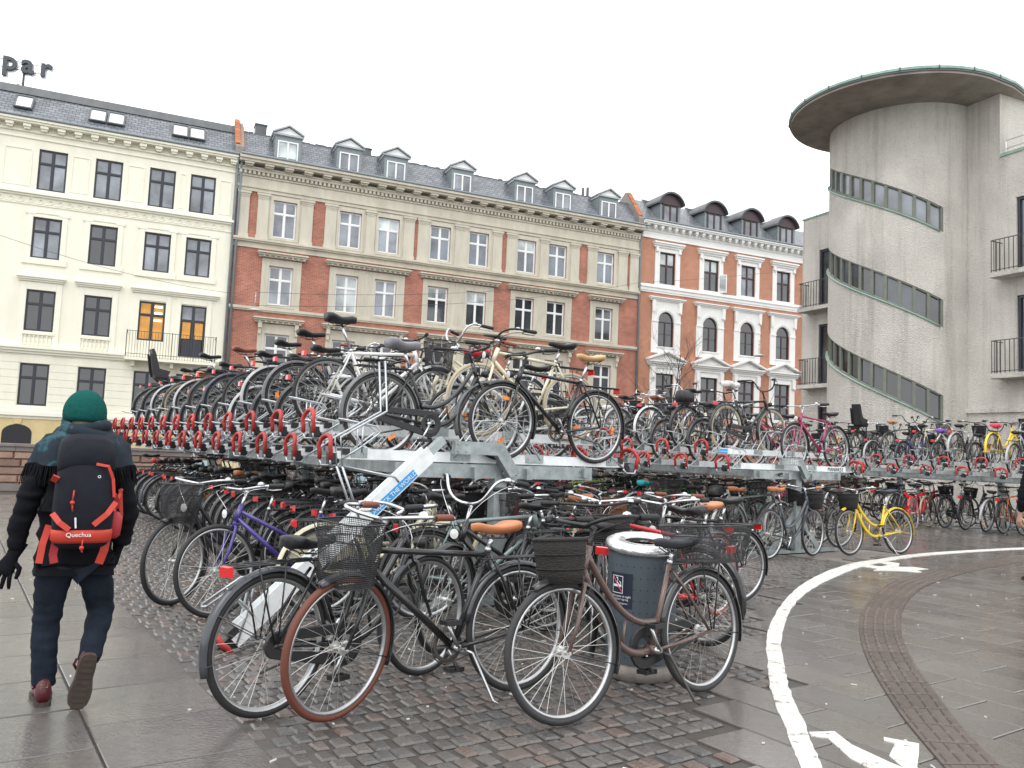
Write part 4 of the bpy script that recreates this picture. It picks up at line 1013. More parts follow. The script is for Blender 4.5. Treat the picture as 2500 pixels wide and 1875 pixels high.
def guard(a0, a1, stays):
    b = MB(); n = 22; prof = [(-.027,-.012),(-.018,.004),(0,.011),(.018,.004),(.027,-.012)]
    rings = []
    for i in range(n+1):
        a = rad(a0+(a1-a0)*i/n); rings.append([Vector(((.368+h)*cos(a), w, (.368+h)*sin(a))) for w,h in prof]+[Vector(((.364+h)*cos(a), w, (.364+h)*sin(a))) for w,h in prof[::-1]])
    b.loft(rings)
    for s in stays:
        a = rad(s)
        for e in (-1,1): b.tube([(0,e*.055,0),(.36*cos(a),e*.026,.36*sin(a))], .0026, 4)
    return b.mesh('mudguard', 'paint', True)
B['fguard'] = guard(62, 203, (120,196)); B['rguard'] = guard(10, 196, (150,188))
AX = Vector((-.54,0,WR)); FX = Vector((.56,0,WR)); BB = Vector((-.1,0,.29)); HB = Vector((.415,0,.72)); HT = Vector((.365,0,.85))
AXD = (HT-HB).normalized()
def stays_(b, top, seat_w=.02):
    for e in (-1,1):
        b.tube([BB+Vector((-.03,e*.035,0)), Vector((-.3,e*.055,.315)), AX+Vector((0,e*.062,0))], .011, 6)
        b.tube([top+Vector((0,e*seat_w,0)), top.lerp(AX,.3)+Vector((0,e*.045,0)), AX+Vector((0,e*.062,0))], .009, 6)
    return b
def frame_diamond():
    ST_ = Vector((-.335,0,.8)); b = MB()
    b.tube([BB, ST_], .0165, 8); b.tube([HB-AXD*.01, HT+AXD*.01], .0225, 8); b.tube([HT-AXD*.035, ST_+Vector((.012,0,-.035))], .0165, 8); b.tube([HB+AXD*.02, BB], .0195, 8)
    stays_(b, ST_+Vector((0,0,-.03))); b.lathe([(0,-.04),(.022,-.04),(.022,.04),(0,.04)], 10, Matrix.Translation(BB), axis='y'); return b.mesh('frame', 'paint', True)
def bez(p0,p1,p2,p3,n=12): return [Vector(p0)*(1-t)**3+Vector(p1)*3*t*(1-t)**2+Vector(p2)*3*t*t*(1-t)+Vector(p3)*t**3 for t in [i/n for i in range(n+1)]]
def frame_step():
    ST_ = Vector((-.285,0,.76)); b = MB()
    b.tube([BB, ST_], .016, 8); b.tube([HB-AXD*.02, HT+AXD*.02], .02, 8)
    b.tube(bez(HB+AXD*.03,(.3,0,.5),(.16,0,.22),BB,16), .0215, 8)
    b.tube(bez(HT-AXD*.03,(.24,0,.62),(.1,0,.4),(-.155,0,.44),16), .0195, 8)
    b.tube([(.285,0,.5),(.26,0,.62)], .009, 6); b.tube([(.13,0,.33),(.1,0,.46)], .009, 6)
    stays_(b, ST_+Vector((0,0,-.06))); b.lathe([(0,-.04),(.024,-.04),(.024,.04),(0,.04)], 10, Matrix.Translation(BB), axis='y'); return b.mesh('frame', 'paint', True)
def frame_mixte():
    ST_ = Vector((-.3,0,.79)); b = MB()
    b.tube([BB, ST_], .0148, 8); b.tube([HB, HT], .022, 8); b.tube([HB+AXD*.03, BB], .0195, 8)
    b.tube([HT-AXD*.05, (-.19,0,.5)], .0165, 8)
    stays_(b, ST_+Vector((0,0,-.03))); b.lathe([(0,-.04),(.022,-.04),(.022,.04),(0,.04)], 10, Matrix.Translation(BB), axis='y'); return b.mesh('frame', 'paint', True)
def frame_wave():   # low single curved tube, thick
    ST_ = Vector((-.28,0,.74)); b = MB()
    b.tube([BB, ST_], .017, 8); b.tube([HB-AXD*.02, HT+AXD*.02], .022, 8)
    b.tube(bez(HB+AXD*.06,(.32,0,.55),(.2,0,.3),(-.08,0,.33),16), .026, 8)
    stays_(b, ST_+Vector((0,0,-.06))); b.lathe([(0,-.04),(.026,-.04),(.026,.04),(0,.04)], 10, Matrix.Translation(BB), axis='y'); return b.mesh('frame', 'paint', True)
FR = {'diamond': frame_diamond(), 'step': frame_step(), 'mixte': frame_mixte(), 'wave': frame_wave()}
SEATTOP = {'diamond': Vector((-.335,0,.8)), 'step': Vector((-.285,0,.76)), 'mixte': Vector((-.3,0,.79)), 'wave': Vector((-.28,0,.74))}
b = MB()
b.tube([HB, HB-AXD*.03], .02, 8)
for e in (-1,1): b.tube([HB-AXD*.03+Vector((0,e*.01,0)), HB-AXD*.05+Vector((.005,e*.045,0)), HB.lerp(FX,.6)+Vector((-.012,e*.05,0)), FX+Vector((0,e*.052,0))], [.016,.0145,.0125,.009], 7)
B['fork'] = b.mesh('fork', 'paint', True)
CL = HT+AXD*.125
def bars(kind):
    b = MB(); c = CL if kind != 'flat' else HT+AXD*.12
    b.tube([HT-AXD*.02, HT+AXD*.1, c+Vector((-.01,0,-.01)), c+Vector((.045,0,.01))], .0125, 8)
    c = c+Vector((.045,0,.01)); ends = []
    for e in (-1,1):
        if kind == 'swept': p = bez(c, c+Vector((.08,e*.2,.03)), c+Vector((.03,e*.31,.05)), c+Vector((-.13,e*.27,.035)), 10); d = Vector((-.92,e*.02,-.03))
        elif kind == 'high': p = bez(c, c+Vector((.03,e*.22,.0)), c+Vector((.02,e*.14,.24)), c+Vector((-.13,e*.29,.17)), 12); d = Vector((-.8,e*.25,-.12))
        else: p = bez(c, c+Vector((.0,e*.1,.0)), c+Vector((.0,e*.2,.02)), c+Vector((-.04,e*.3,.02)), 6); d = Vector((-.35,e*.9,0))
        b.tube(p, .0108, 7); q = p[-1]; d.normalize(); ends.append((q, d))
        b.tube([q+d*.0, q+d*.02], .013, 6)
        # brake lever and cable
        b.tube([q+Vector((.01,0,-.012)), q+Vector((.03,0,-.03)), q+d*.06+Vector((.025,0,-.035)), q+d*.12+Vector((.015,0,-.03))], [.006,.005,.005,.004], 5)
        b.tube(bez(q+Vector((.02,0,-.02)), q+Vector((.16,-e*.02,-.02)), (HB.x+.12,e*.03,HB.z+.2), (HB.x+.03,e*.02,HB.z+.03), 8), .0028, 4)
    return b.mesh('handlebar', 'chrome', True), ends
BARS = {k: bars(k) for k in ('swept','high','flat')}
def grip_mesh(q, d): return MB().tube([q, q+d*.01, q+d*.12, q+d*.13], [.0165,.0175,.0185,.013], 9).mesh('grip', 'grip', True)
GR = {k: [grip_mesh(*e) for e in BARS[k][1]] for k in BARS}
BELL = {k: MB().lathe([(0,0),(.026,.002),(.028,.012),(.02,.026),(0,.032)], 12, Matrix.Translation(BARS[k][1][1][0]+Vector((.06,-.03,.0)))).mesh('bell', 'chrome', True) for k in BARS}
def saddle_mesh(f=1.0, puff=0, name='saddle', mat='leather'):
    rings = []
    prof = [(.145,.012,.0),(.14,.019,.012),(.1,.026,.02),(.04,.035,.02),(-.02,.055,.02),(-.07,.085,.028),(-.115,.1,.036),(-.145,.088,.036),(-.16,.05,.026)]
    for x, w, h in prof:
        w += puff; r = []
        for k in range(14):
            a = 2*pi*k/14; yy = w*cos(a); zz = sin(a)
            z = (h*.45*zz+h*.2 if zz > 0 else zz*(.03+h*.5))+puff*zz
            r.append(Vector((x*(1+puff*2), yy, z+(.012 if x > .09 else 0)+(.012 if x < -.08 else 0)-.006*(1 if abs(x+.02)<.03 else 0))))
        rings.append(r)
    return MB().loft(rings[::-1]).mesh(name, mat, True)
B['saddle'] = saddle_mesh(); B['cover'] = saddle_mesh(puff=.013, name='saddle_cover')
b = MB()
for e in (-1,1): b.tube([(.1,e*.015,-.03),(.03,e*.02,-.065),(-.06,e*.022,-.065),(-.12,e*.05,-.03)], .0035, 4); b.tube([(-.11,e*.045+.012*cos(k),-.03-.0045*k) for k in range(9)], .003, 3)
B['rails'] = b.mesh('saddle_rails', 'iron')
def post(kind, z):
    k = (kind, round(z,2))
    if k not in POSTS:
        s = SEATTOP[kind]; d = (s-BB).normalized(); t_ = (z-.06-s.z)/d.z; POSTS[k] = (MB().tube([s-d*.02, s+d*.005], .019, 8).tube([s, s+d*t_], .0132, 8).mesh('seat_post', 'chrome', True), s+d*t_+Vector((0,0,.05)))
    return POSTS[k]
POSTS = {}
b = MB()
for e, a in ((1,-2.1),(-1,-2.1+pi)):
    p = BB+Vector((0,-e*.062,0)); b.tube([p, p+Vector((.17*cos(a),-e*.012,.17*sin(a)))], [.013,.0095], 6)
b.lathe([(0,-.07),(.018,-.07),(.018,.07),(0,.07)], 10, Matrix.Translation(BB), axis='y'); B['crank'] = b.mesh('crankset', 'chrome', True)
b = MB(); b.lathe([(.07,-.044),(.088,-.044),(.093,-.047),(.088,-.05),(.07,-.05),(.07,-.044)], 28, Matrix.Translation(BB), axis='y')
for i in range(5):
    a = 2*pi*i/5; b.tube([BB+Vector((.015*cos(a),-.047,.015*sin(a))), BB+Vector((.075*cos(a),-.047,.075*sin(a)))], .006, 5)
B['ring'] = b.mesh('chainring', 'iron', True)
PEDAL = []
for e, a in ((1,-2.1),(-1,-2.1+pi)):
    p = BB+Vector((.17*cos(a),-e*.115,.17*sin(a))); PEDAL.append(MB().box(-.045,.045,-.038,-.02,-.012,.012,Matrix.Translation(p)).box(-.045,.045,.02,.038,-.012,.012,Matrix.Translation(p)).box(-.045,-.03,-.02,.02,-.011,.011,Matrix.Translation(p)).box(.03,.045,-.02,.02,-.011,.011,Matrix.Translation(p)).mesh('pedal', 'black_plastic'))
def caseprofile(r1, r2, n=10):
    a0 = math.atan2(AX.z-BB.z, AX.x-BB.x); L = []
    for i in range(n+1): a = a0-pi/2-pi*i/n+pi; L.append((BB.x+r1*cos(a0+pi/2+(pi)*i/n), BB.z+r1*sin(a0+pi/2+pi*i/n)))
    for i in range(n+1): L.append((AX.x+r2*cos(a0-pi/2+pi*i/n), AX.z+r2*sin(a0-pi/2+pi*i/n)))
    return L
b = MB(); q = caseprofile(.105,.055); q2 = caseprofile(.062,.018); n = len(q)
vs = [(x,-.064,z) for x,z in q]+[(x,-.064,z) for x,z in q2]+[(x,-.044,z) for x,z in q]+[(x,-.044,z) for x,z in q2]
b.add(vs, [(i,(i+1)%n,n+(i+1)%n,n+i) for i in range(n)]+[(2*n+i,3*n+i,3*n+(i+1)%n,2*n+(i+1)%n) for i in range(n)]); b.tube([(x,-.054,z) for x,z in q], .012, 6, closed=True); b.tube([(x,-.054,z) for x,z in q2], .006, 5, closed=True)
b.lathe([(.05,-.07),(.085,-.075),(.09,-.07)], 20, Matrix.Translation(BB), axis='y')
B['case'] = b.mesh('chain_case', 'black_plastic', False)
b = MB(); q = caseprofile(.1,.04); b.tube([(x,-.05,z) for x,z in q], .004, 4, closed=True); B['chain'] = b.mesh('chain', 'iron')
b = MB()
for e in (-1,0,1): b.tube([(-.3,e*.05,.745),(-.78,e*.06,.745)], .0052, 5)
b.tube([(-.3,-.05,.745),(-.27,0,.745),(-.3,.05,.745)], .005, 5)
for x in (-.42,-.56,-.7,-.78): b.tube([(x,-.06,.745),(x,.06,.745)], .0045, 4)
for e in (-1,1): b.tube([(-.66,e*.06,.745),(-.56,e*.075,.36)], .0052, 5); b.tube([(-.5,e*.06,.745),(-.54,e*.075,.36)], .0045, 5); b.tube([(-.3,e*.05,.745),(-.25,e*.02,.7)], .0045, 5)
B['carrier'] = b.mesh('carrier', 'wire', True)
B['tail'] = MB().loft([[Vector((-.79-.022*(k>0),y,z)) for y,z in ((-.045*s,-.022*s+.715),(.045*s,-.022*s+.715),(.045*s,.022*s+.725),(-.045*s,.022*s+.725))] for k, s in ((0,1),(1,.8))]).mesh('tail_light', 'lens_red')
B['reflector'] = MB().lathe([(0,-.008),(.018,-.008),(.018,.004),(0,.006)], 10, Matrix.Translation((-.33,0,.6)), axis='y').mesh('reflector', 'lens_orange')
B['spokeref'] = MB().box(-.035,.035,-.006,.006,.2,.232).mesh('spoke_reflector', 'lens_orange')
b = MB().lathe([(0,-.05),(.022,-.04),(.034,0),(.036,.012)], 14, Matrix.Translation(HB+Vector((.09,0,.06)))@Matrix.Rotation(pi/2,4,'Y')); b.tube([HB+Vector((.0,0,.0)), HB+Vector((.07,0,.06))], .005, 5)
B['headlight'] = b.mesh('headlight', 'black_plastic', True)
B['lens'] = MB().lathe([(0,.018),(.034,.012)], 14, Matrix.Translation(HB+Vector((.09,0,.06)))@Matrix.Rotation(pi/2,4,'Y')).mesh('lens', 'lens_white', True)
B['stand'] = MB().tube([(-.16,.03,.27),(-.2,.05,.25),(-.25,.17,.02),(-.27,.19,.005)], [.009,.009,.0075,.009], 6).mesh('kickstand', 'chrome', True)
DKST = B['stand'].copy(); DKST.materials[0] = MATS['iron']
B['stand_up'] = MB().tube([(-.16,.06,.27),(-.24,.07,.25),(-.48,.085,.2),(-.52,.09,.19)], [.008,.008,.007,.009], 6).mesh('kickstand', 'iron', True)
def wirebasket(wt, dt, wb, db, h, nx, nz, r=.0014, notch=0, rim=.005):
    b = MB()
    def ring(f, n=9):
        w, d = wb+(wt-wb)*f, db+(dt-db)*f; k = .25; pts = []
        for (sx, sy, a0) in ((1,1,0),(-1,1,90),(-1,-1,180),(1,-1,270)):
            for i in range(4):
                a = rad(a0+30*i); rr = min(w,d)*k; pts.append(Vector((sx*(d/2-rr)+rr*cos(a), sy*(w/2-rr)+rr*sin(a), f*h)))
        return pts
    top = ring(1); b.tube(top, rim, 5, closed=True); bot = ring(0); b.tube(bot, rim*.7, 4, closed=True); mid_ = ring(.72); b.tube(mid_, rim*.6, 4, closed=True)
    for j in range(1, nz): b.tube(ring(j/nz), r, 3, closed=True, cap=False)
    def along(P, u):
        L = [ (P[(i+1)%len(P)]-P[i]).length for i in range(len(P))]; T = sum(L)*u
        for i, l in enumerate(L):
            if T <= l: return P[i].lerp(P[(i+1)%len(P)], T/max(l,1e-6))
            T -= l
        return P[0]
    for i in range(nx): b.tube([along(bot,i/nx), along(top,i/nx)], r, 3, cap=False)
    m_ = max(4, nx//5)
    for i in range(1, m_): x = -db/2+db*i/m_; b.tube([(x,-wb/2*.95,0),(x,wb/2*.95,0)], r, 3, cap=False); y = -wb/2+wb*i/m_; b.tube([(-db/2*.95,y,0),(db/2*.95,y,0)], r, 3, cap=False)
    return b
FB = HT+Vector((.19,0,-.19))
B['basket_wire'] = (lambda b: b)(wirebasket(.31,.25,.25,.19,.31,90,30,.0016)); bk = B['basket_wire']; bk.v = [tuple(Vector(v)+FB) for v in bk.v]; bk.tube([HT+AXD*.05, FB+Vector((-.1,0,.24))], .006, 5); B['basket_wire'] = bk.mesh('front_basket', 'wire')
def wicker(wt, dt, wb, db, h, M):
    b = MB(); n = 28
    def ring(f, o):
        w, d = wb+(wt-wb)*f-o, db+(dt-db)*f-o
        return [M@Vector((math.copysign(abs(cos(a))**.75, cos(a))*d/2, math.copysign(abs(sin(a))**.75, sin(a))*w/2, f*h)) for a in [2*pi*i/n for i in range(n)]]
    b.loft([ring(0,0.02),ring(.0,0),ring(.25,0),ring(.5,0),ring(.75,0),ring(1,0),ring(1,.02),ring(.5,.02),ring(.05,.02)], True)
    for f in (.33,.66): b.tube([p for p in ring(f,-.006)], .004, 4, closed=True)
    b.tube(ring(1,.008), .01, 6, closed=True); return b
B['basket_wicker'] = wicker(.31,.23,.25,.18,.22,Matrix.Translation(FB+Vector((0,0,.03)))).mesh('front_basket', 'wicker', True)
b = wirebasket(.42,.5,.32,.38,.21,150,22,.0012); b.v = [tuple(Vector(v)+Vector((-.62,0,.745))) for v in b.v]; B['rear_basket'] = b.mesh('rear_basket', 'wire')
b = MB()
prof = [(-.02,.0),(.2,.0),(.24,.06),(.2,.1),(.08,.09),(.0,.16),(-.1,.5),(-.13,.56),(-.17,.55),(-.12,.3),(-.08,.05)]
b.prism([(x-.52,z+.84) for x,z in prof],-.11,.11)
for e in (-1,1): b.prism([(-.62,.9),(-.4,.9),(-.36,1.02),(-.56,1.06),(-.68,1.3),(-.71,1.3),(-.66,1.0)], e*.125-.012, e*.125+.012); b.tube([(-.4,e*.12,.9),(-.38,e*.11,.55)], .018, 6)
b.tube([(-.28,0,.7),(-.4,0,.8),(-.56,0,.84)], .012, 6)
B['child_seat'] = b.mesh('child_seat', 'black_plastic', False)
b = MB(); bmx = Matrix.Translation((-.58,0,.86)); b.loft([[bmx@Vector((x*s,y*s2,z)) for x,y in [(.15*math.copysign(abs(cos(a))**.5,cos(a)),.1*math.copysign(abs(sin(a))**.5,sin(a))) for a in [2*pi*i/20 for i in range(20)]]] for z,s,s2 in ((-.1,.9,.8),(-.08,1,1),(.0,1.05,1.05),(.07,.97,.8),(.09,.8,.5))]); B['bag'] = b.mesh('carrier_bag', 'leather', True)
b = MB(); bmx = Matrix.Translation((-.5,0,.83)); b.lathe([(.11,-.04),(.115,.0),(.1,.06),(.07,.095),(0,.11)], 16, bmx@Matrix.Diagonal((1.2,1,1,1))); B['helmet'] = b.mesh('helmet', 'leather', True)
b = MB(); b.prism([(AX.x+.36*cos(rad(a)), AX.z+.36*sin(rad(a))) for a in range(20,161,10)]+[(AX.x+.12*cos(rad(a)), AX.z+.12*sin(rad(a))) for a in range(160,19,-14)],.045,.05); B['skirt'] = b.mesh('coat_guard', 'paint')
B['ulock'] = MB().tube([(.1,.02,.62),(.16,.03,.56),(.17,.03,.5),(.12,.02,.44)], .012, 6).mesh('lock', 'black_plastic', True)

BLACK=(.014,.014,.016); GREY=(.1,.105,.11); SILV=(.42,.43,.44); WHITE=(.72,.72,.7); CREAM=(.72,.68,.5); RED=(.55,.02,.03); MAG=(.35,.02,.1); GREEN=(.07,.35,.04); TEAL=(.02,.38,.32); BLUE=(.03,.06,.28); NAVY=(.02,.03,.06); PURPLE=(.05,.032,.21); YELLOW=(.8,.55,.02); BROWN=(.11,.068,.058); ORANGE=(.8,.2,.03); LIME=(.45,.6,.05); DKGREEN=(.015,.06,.035); BRASS=(.3,.2,.08)
TAN=(.5,.19,.08); LTAN=(.62,.38,.18); BRNS=(.2,.06,.035); BRTYRE=(.3,.075,.04); CRTYRE=(.5,.42,.28)
CN = {BLACK:'black',GREY:'grey',SILV:'silver',WHITE:'white',CREAM:'cream',RED:'red',MAG:'magenta',GREEN:'green',TEAL:'teal',BLUE:'blue',NAVY:'dark blue',PURPLE:'purple',YELLOW:'yellow',BROWN:'brown',ORANGE:'orange',LIME:'lime green',DKGREEN:'dark green',BRASS:'bronze'}
NB = [0]
def bike(x, y, ang, z=0., label=None, group=None, frame='diamond', col=BLACK, bar='swept', saddle=BLACK, saddle_z=.98, grip=BLACK, tyre=(.02,.02,.021), rtyre=None, steer=0, lean=0, pitch=0, guards=BLACK, carrier=True, case=True, tail=True, basket=None, wick=BLACK, rear=None, cover=None, stand='up', child=False, head=True, bag=None, helmet=False, skirt=None, spokeref=False, barcol=None, scale=1.0, roll_w=None, forkcol=None):
    NB[0] += 1
    bo = bpy.data.objects.new('bicycle', None); COL.objects.link(bo); bo.empty_display_size = .2
    bo.matrix_world = Matrix.Translation((x,y,z+.006))@Matrix.Rotation(ang,4,'Z')@Matrix.Rotation(pitch,4,'Y')@Matrix.Rotation(lean,4,'X')@Matrix.Scale(scale,4)
    bo['label'] = label or 'bicycle'; bo['category'] = 'bicycle'
    if group: bo['group'] = group
    S = Matrix.Translation(HB)@Matrix.Rotation(steer, 4, AXD)@Matrix.Translation(-HB)
    I = Matrix.Identity(4)
    def P(n, me, mw=I, c=None, par=bo): return link(n, me, par, mw=mw.copy(), color=c)
    P('frame', FR[frame], c=col); P('fork', B['fork'], S, c=forkcol or col)
    for (ax, mtx, ty) in ((AX, I, rtyre or tyre), (FX, S, tyre)):
        w = P('wheel', B['wheel'], mtx@Matrix.Translation(ax)@Matrix.Rotation(R.uniform(0,6.28),4,'Y'))
        P('tyre', B['tyre'], c=ty, par=w); P('rim', B['rim'], par=w)
        if spokeref: P('spoke_reflector', B['spokeref'], par=w)
    if guards is not None:
        P('mudguard', B['rguard'], Matrix.Translation(AX), c=guards); P('mudguard', B['fguard'], S@Matrix.Translation(FX), c=guards)
    hb = P('handlebar', BARS[bar][0], S)
    if barcol: hb.data = hb.data.copy() if False else DARKBAR[bar]
    for g in GR[bar]: P('grip', g, c=grip, par=hb)
    P('bell', BELL[bar], par=hb)
    pm_, sp = post(frame, saddle_z); po = P('seat_post', pm_)
    sd = P('saddle', B['saddle'], Matrix.Translation(sp), c=saddle); P('saddle_rails', B['rails'], par=sd)
    if cover: P('saddle_cover', B['cover'], Matrix.Translation((0,0,.004)), c=cover, par=sd)
    cr = P('crankset', B['crank'])
    for p in PEDAL: P('pedal', p, par=cr)
    if not case: P('chainring', B['ring'], par=cr)
    P('chain_case', B['case']) if case else P('chain', B['chain'])
    if carrier: P('carrier', B['carrier'])
    if tail: P('tail_light', B['tail'])
    if head: h = P('headlight', B['headlight'], S); P('lens', B['lens'], par=h)
    if stand: P('kickstand', DKST if stand == 'dark' else B['stand'] if stand == 'down' else B['stand_up'])
    if basket == 'wire': P('front_basket', B['basket_wire'], S)
    if basket == 'wicker': P('front_basket', B['basket_wicker'], S, c=wick)
    if rear: P('rear_basket', B['rear_basket'])
    if child: P('child_seat', B['child_seat'])
    if bag: P('carrier_bag', B['bag'], c=bag)
    if helmet:
        h = link('helmet', B['helmet'], None, color=BLACK, label='black helmet resting on the carrier of a parked bicycle', cat='helmet'); h.matrix_world = bo.matrix_world.copy()
    if skirt: P('coat_guard', B['skirt'], c=skirt)
    return bo
def frame_text(bo, txt, size, mat, c=(.15,-.019,.5), ang=39.9):
    fr = [q for q in bo.children if q.name.startswith('frame')][0]
    lettering(txt, size, mat, fr, Matrix.Translation(c)@Matrix.Rotation(-rad(ang),4,'Y')@Matrix.Rotation(pi/2,4,'X'), .0006)
DARKBAR = {}
for k in BARS:
    me = BARS[k][0].copy(); me.materials[0] = MATS['black_plastic']; DARKBAR[k] = me

# ------------------------------------------------------------------ two-tier racks
def tubes(name, mat, lst, r, n=6, smooth=True):
    b = MB()
    for l in lst: b.tube(l, r, n)
    return b.mesh(name, mat, smooth)
HLZ, HHZ = 1.32, 1.53      # top of low and high tray
# tray local: x outwards from the centre line, z=0 tray top
b = MB(); b.box(-.02,1.42,-.045,-.037,-.085,0); b.box(-.02,1.42,.037,.045,-.085,0); b.box(-.02,1.42,-.037,.037,-.085,-.055)
b.add([(1.42,-.045,-.085),(1.42,.045,-.085),(1.42,.045,0),(1.42,-.045,0),(1.53,-.03,-.085),(1.53,.03,-.085),(1.53,.03,-.03),(1.53,-.03,-.03)], [(0,1,5,4),(1,2,6,5),(2,3,7,6),(3,0,4,7),(4,5,6,7)])
TR_ALU = b.mesh('tray', 'alu')
HOOP = tubes('wheel_hoop', 'steel_rod', [[(1.52,e*.05,-.1),(1.36,e*.05,.0),(1.2,e*.052,.12),(1.17,e*.052,.15),(1.22,e*.052,.19),(1.5,e*.05,.23)] for e in (-1,1)]+[[(1.5,-.05,.23),(1.52,0,.235),(1.5,.05,.23)],[(1.33,-.05,-.03),(1.33,-.05,.2)],[(1.33,.05,-.03),(1.33,.05,.2)]], .008)
GUIDE = tubes('wheel_guide', 'steel_rod', [[(.02,-.05,.3),(.2,-.05,.29),(.42,-.05,.02),(.46,-.05,-.04)],[(.02,.05,.3),(.2,.05,.29),(.42,.05,.02),(.46,.05,-.04)],[(.02,-.05,.3),(0,0,.3),(.02,.05,.3)]], .008)
b = MB(); b.box(1.28,1.42,-.052,-.046,-.07,.01); b.box(1.28,1.42,.046,.052,-.07,.01); b.box(.3,.5,-.052,-.046,-.07,.01); b.box(.3,.5,.046,.052,-.07,.01)
for e in (-1,1):
    for x in (1.31,1.39,.33,.47): b.lathe([(0,e*.058),(.007,e*.057),(.008,e*.052)], 6, Matrix.Translation((x,0,-.035)), axis='y')
PLATE = b.mesh('bracket_plate', 'galv')
BLOCKM = MB().box(1.43,1.5,-.05,.05,-.05,.0).box(1.5,1.6,-.022,.022,-.13,-.04).lathe([(0,-.05),(.03,-.05),(.03,.05),(0,.05)],10,Matrix.Translation((1.56,0,-.09)),axis='y').mesh('latch', 'black_plastic')
n = 12; loop = [(1.62,-.11,-.09),(1.62,-.118,-.02),(1.63,-.12,.01)]+[(1.63-.02*sin(pi*i/n),-.12*cos(pi*i/n),.01+.09*sin(pi*i/n)) for i in range(1,n)]+[(1.63,.12,.01),(1.62,.118,-.02),(1.62,.11,-.09)]
HAND = MB().tube(loop, .0185, 8).mesh('handle', 'red_rubber', True)
HROD = tubes('handle_rod', 'steel_rod', [[(1.62,e*.11,-.09),(1.61,e*.1,-.14),(1.54,e*.06,-.14),(1.5,e*.05,-.1)] for e in (-1,1)], .009)
racks = []
def rack(tc, r0, n, label, sides=(-1,1), skip=(), rear=0):
    o = empty('bicycle_rack', tr(tc, r0), TA, label, 'bicycle rack', 'two-tier bicycle racks')
    # local frame: x = t, y = r
    L = n*.8
    for e in (-1,1):
        MB().box(e*.95-.03,e*.95+.03,-.1,L,1.13,1.22).obj('side_beam', 'galv', o)
        MB().box(e*.28-.03,e*.28+.03,-.1,L,1.1,1.2).obj('side_beam', 'galv', o)
    y = 0
    while y < L+.5:
        p = MB().box(-.065,.065,y-.05,y+.05,0.02,1.2)
        po = p.obj('post', 'galv', o)
        MB().box(-1.05,1.05,y-.056,y-.03,1.105,1.225).box(-1.05,1.05,y-.03,y+.02,1.105,1.13).obj('cross_beam', 'galv', o)
        bb = MB()
        for x in (-.98,-.9,.9,.98):
            for z in (1.14,1.19): bb.lathe([(0,0),(.009,.001),(.01,.01)], 6, Matrix.Translation((x,y-.066,z))@Matrix.Rotation(-pi/2,4,'X'))
        bb.obj('bolts', 'galv', po, kind='stuff')
        f = MB().box(-1.0,1.0,y-.06,y+.06,0,.045).obj('foot', 'galv', o)
        MB().prism([(-.62,.045),(-.5,.045),(-.05,.52),(-.065,.62)],y-.012,y+.012).prism([(.62,.045),(.5,.045),(.05,.52),(.065,.62)],y-.012,y+.012).obj('gusset', 'galv', o)
        y += 2.4
    for k in range(2*n):
        hi = k % 2; z = HHZ if hi else HLZ; yy = k*.4+.05
        for sd in sides:
            if (k, sd) in skip: continue
            M_ = Matrix.Translation((0,yy,z))@(Matrix.Rotation(pi,4,'Z') if sd < 0 else Matrix.Identity(4))
            t_ = link('tray', TR_ALU, o, mw=M_)
            link('wheel_hoop', HOOP, t_); link('wheel_guide', GUIDE, t_); link('bracket_plate', PLATE, t_); link('latch', BLOCKM, t_); link('handle', HAND, t_); link('handle_rod', HROD, t_)
    for k in range(2*n):     # ground channels
        yy = k*.4+.25
        for sd in sides: MB().box(*sorted((sd*.25,sd*1.0)),yy-.04,yy+.04,.05,.075).obj('floor_channel', 'galv', o) if k < 12 else None
    racks.append(o); return o
R1T, R1R = 4.1, 6.15
R2T, R2R = 10.75, 7.9
R3T, R3R = 19.8, 6.7
k1 = rack(R1T, R1R, 13, 'nearest two-tier steel bike rack with red handles and one tray lowered to the ground')
k2 = rack(R2T, R2R, 13, 'middle two-tier bike rack with a grey post and A-shaped foot facing the curved line')
k3 = rack(R3T, R3R, 12, 'far right two-tier bike rack in front of the concrete building')
# end bracket of the nearest and middle rack: horizontal arm bending down to the post
for ro, name in ((k1,'n'),(k2,'m')):
    b = MB(); b.box(-.55,-.12,-.16,-.1,1.31,1.42)
    b.prism([(-.12,1.31),(-.12,1.42),(-.06,1.42),(.13,1.16),(.03,1.12)],-.16,-.1)
    for x in (-.52,-.44): 
        for z in (1.335,1.395): b.lathe([(0,0),(.009,.001),(.01,.01)], 6, Matrix.Translation((x,-.168,z))@Matrix.Rotation(-pi/2,4,'X'))
    b.obj('end_bracket', 'galv', ro)
MB().prism([(.09,1.05),(.19,1.15),(.09,1.25),(-.01,1.15)],-.1,-.075).obj('diamond_plate', 'galv', k1)
MB().prism([(.08,1.06),(.18,1.15),(.08,1.24),(-.02,1.15)],-.1,-.085).obj('diamond_plate', 'galv', k2)
MB().box(.04,.14,-.102,-.1,1.135,1.165).obj('nameplate', 'black_plastic', k1)
